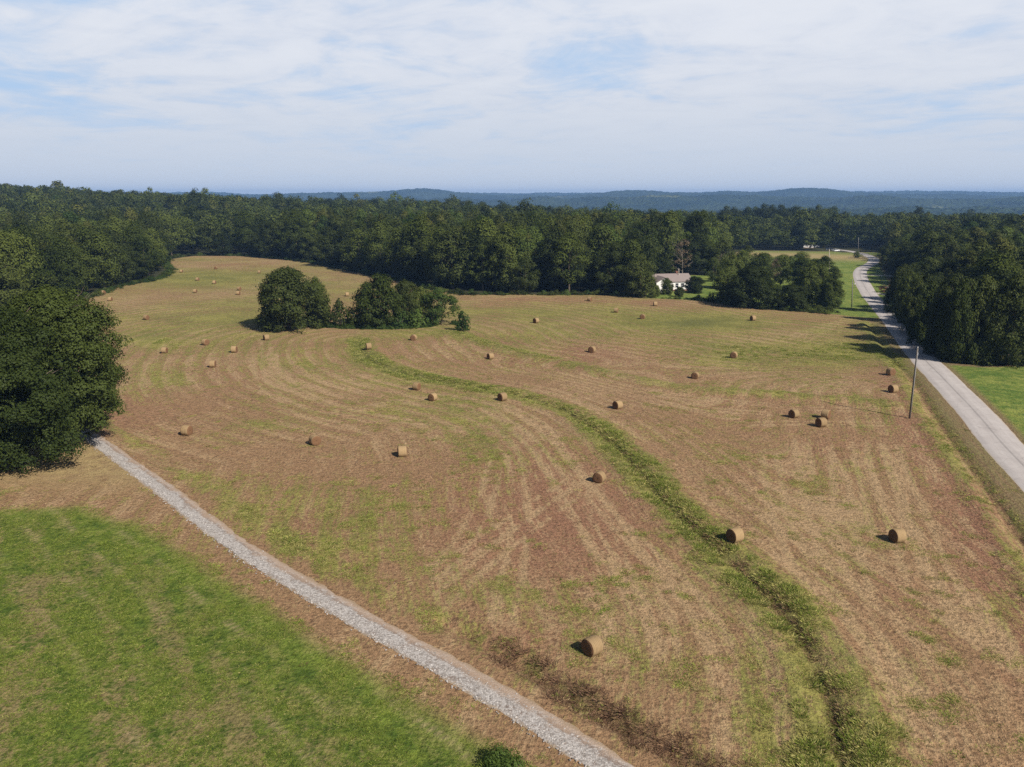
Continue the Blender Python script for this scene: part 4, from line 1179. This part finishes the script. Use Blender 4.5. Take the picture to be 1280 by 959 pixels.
P = npos(nt); n1 = nnoise(nt, P, .8, 3); sn = (nsep(nt, P)[0] * 12.0).sinv().absv().ss(.0, .25)
finish(nt, bs, nscale(nt, nmix(nt, n1, (.55, .56, .57), (.72, .73, .74)), sn * .12 + .88), .5, spec=.4)
m_glass, nt, bs = new_mat('window_glass'); finish(nt, bs, (.03, .035, .04), .08, spec=.6)
m_dark, nt, bs = new_mat('dark_door'); finish(nt, bs, (.09, .06, .05), .6)
m_brick, nt, bs = new_mat('brick_base')
P = npos(nt); n1 = nnoise(nt, P, 5, 3); finish(nt, bs, nmix(nt, n1, (.20, .10, .07), (.30, .16, .12)), .9)

def pole(ub, vb, ut, vt, mat, label, xarm=False):
    x, y, z = G(ub, vb); Ht = top_h(ut, vt, x, y, z)
    x2 = (ut - 640) / FPX * (y / ray(ut, vt)[1])
    e = empty('utility_pole', (x, y, z), 0, label, 'utility pole')
    mb = MB(); dx_ = x2 - x
    mb.tube([(0, 0, -.6), (dx_ * .5, 0, Ht * .5), (dx_, 0, Ht)], [.14, .125, .10], 12)
    link('shaft', mb.mesh('shaft', [mat], True), e)
    mb = MB(); mb.tube([(dx_, 0, Ht - .02), (dx_, 0, Ht + .12), (dx_, 0, Ht + .16), (dx_, 0, Ht + .26)], [.04, .04, .07, .05], 10)
    link('insulator', mb.mesh('insulator', [m_cer], True), e)
    mb = MB(); mb.box((dx_ * .93, -.16, Ht * .93), (.08, .12, .4)); mb.box((dx_ * .9, -.15, Ht * .86), (.1, .06, .08))
    link('bracket', mb.mesh('bracket', [m_metal]), e)
    mb = MB(); mb.tube([(.0, -.18, 0), (dx_ * .45, -.155, Ht * .45), (dx_ * .9, -.125, Ht * .9)], [.016, .016, .016], 6)
    link('ground_wire', mb.mesh('ground_wire', [m_metal], True), e)
    return e
pole(1137, 523, 1147, 436, m_pole, 'tall weathered grey utility pole between hayfield and roadside ditch, the nearest pole')
pole(1064.8, 384.5, 1065.7, 351, m_pole, 'dark utility pole on the green verge left of the road bend')
pole(1036.8, 353, 1036.6, 312, m_pole2, 'pale tan utility pole rising behind the tree cluster')
pole(848.5, 362, 848.5, 336.5, m_pole2, 'short pale pole at the right end of the white house')
pole(1073, 318, 1073, 297, m_pole, 'distant grey utility pole beside the far part of the road')
x, y, z = G(1067.6, 359.5)
e = empty('mailbox', (x, y, z), .3, 'white mailbox on a post at the left edge of the road bend', 'mailbox')
mb = MB(); mb.box((0, 0, .5), (.1, .1, 1.1)); link('post', mb.mesh('post', [m_pole]), e)
mb = MB(); V = []; n = 8
mb.box((0, 0, 1.15), (.28, .55, .2)); mb.tube([(0, -.275, 1.25), (0, .275, 1.25)], [.14, .14], 12)
link('box', mb.mesh('box', [m_white]), e)
mb = MB(); mb.box((.16, -.1, 1.36), (.02, .05, .22)); link('flag', mb.mesh('flag', [m_brick]), e)

# ------------------------------------------------------------------ houses
def gable(mb, L, Wd, wall, rise, over=.35, th=.14, mroof=0):
    """roof slabs for a gable running along x"""
    hw = Wd / 2 + over; zl = wall - rise * over / (Wd / 2); zr = wall + rise; x0 = L / 2 + over
    for s in (-1, 1):
        V = [(-x0, s * hw, zl), (x0, s * hw, zl), (x0, 0, zr), (-x0, 0, zr)]
        V += [(a, b, c + th) for a, b, c in V]
        f = [(3, 2, 1, 0), (4, 5, 6, 7), (0, 1, 5, 4), (1, 2, 6, 5), (2, 3, 7, 6), (3, 0, 4, 7)]
        mb.add(V, f if s < 0 else [q[::-1] for q in f], mroof)
def house(u, v, yaw, L, Wd, wall, rise, label, name='house', cat='house', wm=None, rm=None, wins=(), doors=(), wing=None, chimney=True, lift=0):
    x, y, z = G(u, v)
    e = empty(name, (x, y, z), math.radians(yaw), label, cat)
    mb = MB(); a, b = L / 2, Wd / 2
    V = [(-a, -b, -.5), (a, -b, -.5), (a, b, -.5), (-a, b, -.5), (-a, -b, wall), (a, -b, wall), (a, b, wall), (-a, b, wall), (-a, 0, wall + rise - .02), (a, 0, wall + rise - .02)]
    mb.add(V, [(0, 1, 5, 4), (1, 2, 6, 9, 5), (2, 3, 7, 6), (3, 0, 4, 8, 7)])
    link('wall', mb.mesh('wall', [wm or m_white]), e)
    mb = MB(); gable(mb, L, Wd, wall, rise); r_ = link('roof', mb.mesh('roof', [rm or m_roof]), e)
    if chimney:
        mb = MB(); mb.box((L * .2, .5, wall + rise + .2), (.7, .7, 1.3)); link('chimney', mb.mesh('chimney', [m_brick]), r_)
    mb = MB(); mb.box((0, -b - .03, .05), (L + .06, .06, .6)); mb.box((-a - .03, 0, .05), (.06, Wd, .6)); link('foundation', mb.mesh('foundation', [m_brick]), e)
    for (face, p, w, h_, zc) in wins:
        mf = MB(); mp = MB()
        if face == 'f':
            mf.box((p, -b - .04, zc), (w + .2, .08, h_ + .2)); mp.box((p, -b - .085, zc), (w, .03, h_)); mf.box((p, -b - .1, zc), (w, .03, .06))
        else:
            mf.box((-a - .04, p, zc), (.08, w + .2, h_ + .2)); mp.box((-a - .085, p, zc), (.03, w, h_)); mf.box((-a - .1, p, zc), (.03, w, .06))
        wo = link('window', mf.mesh('window', [m_white]), e); link('pane', mp.mesh('pane', [m_glass]), wo)
    for (p, w) in doors:
        mf = MB(); mf.box((p, -b - .04, 1.05), (w, .08, 2.1)); do = link('door', mf.mesh('door', [m_dark]), e)
        mh = MB(); mh.box((p + w * .35, -b - .1, 1.0), (.06, .06, .12)); link('handle', mh.mesh('handle', [m_metal]), do)
    if wing:
        wx, wl, ww = wing
        mb = MB(); mb.box((wx, -b - wl / 2, wall / 2 - .25), (ww, wl, wall + .5))
        V = [(wx - ww / 2, -b - wl, wall), (wx + ww / 2, -b - wl, wall), (wx, -b - wl, wall + rise * .8)]
        mb.add(V, [(0, 1, 2)]); link('gable_wing', mb.mesh('gable_wing', [wm or m_white]), e)
        mb = MB(); hw = ww / 2 + .35; zl = wall - .1; zr = wall + rise * .8
        for s in (-1, 1):
            V = [(wx + s * hw, -b - wl - .35, zl), (wx + s * hw, .0, zl), (wx, .0, zr), (wx, -b - wl - .35, zr)]
            V += [(p, q, r + .14) for p, q, r in V]
            f = [(3, 2, 1, 0), (4, 5, 6, 7), (0, 1, 5, 4), (1, 2, 6, 5), (2, 3, 7, 6), (3, 0, 4, 7)]
            mb.add(V, [q[::-1] for q in f] if s < 0 else f)
        link('wing_roof', mb.mesh('wing_roof', [rm or m_roof]), e)
        mf = MB(); mf.box((wx, -b - wl - .04, 1.5), (1.2, .08, 1.3)); mp = MB(); mp.box((wx, -b - wl - .085, 1.5), (1.0, .03, 1.1))
        wo = link('window', mf.mesh('window', [m_white]), e); link('pane', mp.mesh('pane', [m_glass]), wo)
    return e
house(836, 362, 12, 12.5, 7.0, 3.0, 2.0, 'white ranch house with brownish grey roof behind the back edge of the hayfield',
      wins=[('f', 1.2, 1.0, 1.3, 1.7), ('f', 3.1, 1.0, 1.3, 1.7), ('f', 5.3, .8, 1.0, 1.8), ('e', 0, 1.0, 1.2, 1.7)], doors=[(-.6, 1.0)], wing=(-4.4, 3.0, 5.2))
house(819, 335, 20, 8, 5.5, 5.6, 1.4, 'white tin-roofed shed glimpsed between trees above the white house', name='shed', cat='shed', rm=m_tin, wins=[('f', 1.5, .9, 1.0, 3.5), ('f', -2, .9, 1.0, 3.5)], chimney=False)
house(1012, 309.5, -12, 8.5, 4.2, 2.9, .9, 'small white trailer home with pale roof in the straw clearing', name='trailer', cat='trailer', rm=m_tin,
      wins=[('f', -2.6, .9, .9, 1.7), ('f', 2.4, 1.2, .9, 1.7)], doors=[(0, .9)], chimney=False)
house(1023, 309, 70, 3.6, 3.0, 3.4, .8, 'narrow white shed right behind the trailer home', name='shed', cat='shed', rm=m_tin, wins=[('f', 0, .8, .8, 1.8)], doors=(), chimney=False)
house(872, 312, 6, 11, 7.5, 8.2, 2.4, 'grey-roofed house half hidden in trees above the dead tree', wins=[('f', -3, 1, 1.2, 4.5), ('f', 0, 1, 1.2, 4.5), ('f', 3, 1, 1.2, 4.5)], wm=m_tin)
house(935, 300, 25, 6, 4, 7.2, 1.6, 'distant white cottage gable showing between trunks above the straw clearing', wins=[('f', 0, 1, 1.2, 2)], chimney=False)

# ------------------------------------------------------------------ parked cars by the clearing
def paint(name, c):
    m_, nt_, b_ = new_mat(name); finish(nt_, b_, c, .3, spec=.5); return m_
m_tyre, nt, bs = new_mat('tyre_rubber'); finish(nt, bs, (.02, .02, .02), .9)
def car(u, v, yaw, mat, label, truck=False):
    x, y, z = G(u, v); e = empty('parked_car', (x, y, z), math.radians(yaw), label, 'car', 'cars parked by the clearing')
    Lh = 2.3; hw = .9
    low = [(-Lh, .35), (Lh, .35), (Lh, .75), (Lh - .9, .95), (-Lh + .2, .98), (-Lh, .8)]
    if truck: low = [(-Lh, .45), (Lh, .45), (Lh, .95), (Lh - 1.1, 1.1), (-Lh, 1.1)]
    cab = [(Lh - 1.2, .95), (Lh - 1.9, 1.45), (-Lh + 1.1, 1.48), (-Lh + .3, .98)] if not truck else [(Lh - 1.1, 1.1), (Lh - 1.7, 1.75), (.0 - .3, 1.75), (-.4, 1.1)]
    def ext(mb, pr, w, w2=None):
        n = len(pr); w2 = w2 or w
        V = [(a, -(w if c < 1.1 else w2), c) for a, c in pr] + [(a, (w if c < 1.1 else w2), c) for a, c in pr]
        F = [tuple(range(n)), tuple(range(2 * n - 1, n - 1, -1))] + [(i, i + n, (i + 1) % n + n, (i + 1) % n) for i in range(n)]
        mb.add(V, F)
    mb = MB(); ext(mb, low, hw); link('body', mb.mesh('body', [mat]), e)
    mb = MB(); ext(mb, cab, hw - .06, hw - .2); link('window', mb.mesh('window', [m_glass]), e)
    mb = MB(); zt = cab[1][1]; mb.box(((cab[1][0] + cab[2][0]) / 2, 0, zt + .03), (abs(cab[1][0] - cab[2][0]) + .1, 1.42, .06)); link('roof', mb.mesh('roof', [mat]), e)
    for sx in (-1.4, 1.4):
        for sy in (-1, 1):
            mb = MB(); mb.tube([(sx, sy * .72, .34), (sx, sy * .94, .34)], [.34, .34], 14); w_ = link('wheel', mb.mesh('wheel', [m_tyre], False), e)
            mb = MB(); mb.tube([(sx, sy * .93, .34), (sx, sy * .955, .34)], [.2, .2], 10); link('rim', mb.mesh('rim', [m_metal], False), w_)
car(1045, 313.5, 30, paint('white_paint', (.75, .76, .78)), 'white car parked at the right end of the straw clearing')
car(1036.5, 312, -20, paint('dark_paint', (.04, .05, .08)), 'dark pickup truck parked just left of the white car', True)

# ------------------------------------------------------------------ haze
m_haze = bpy.data.materials.new('haze'); m_haze.use_nodes = True; nt = m_haze.node_tree
for n in list(nt.nodes):
    if n.type != 'OUTPUT_MATERIAL': nt.nodes.remove(n)
pvn = nt.nodes.new('ShaderNodeVolumePrincipled')
pvn.inputs['Color'].default_value = (.31, .55, 1.0, 1); pvn.inputs['Density'].default_value = 0.000125
pvn.inputs['Anisotropy'].default_value = 0.0
nt.links.new(pvn.outputs[0], nt.nodes['Material Output'].inputs['Volume'])
zmin = min(float(gz.min()), float(hh.min())) - 1; zmax = max(float(hh.max()), 60.0) + 4
mb = MB(); mb.box((0, 2900, (zmin + zmax) / 2), (17600, 12000, zmax - zmin))
hzo = link('haze', mb.mesh('haze', [m_haze])); tag(hzo, kind='stuff')
print('TREES', N_TREE[0], 'forest', len(allp), 'tufts', len(pts), 'ground', len(gx), 'haze', zmin, zmax)
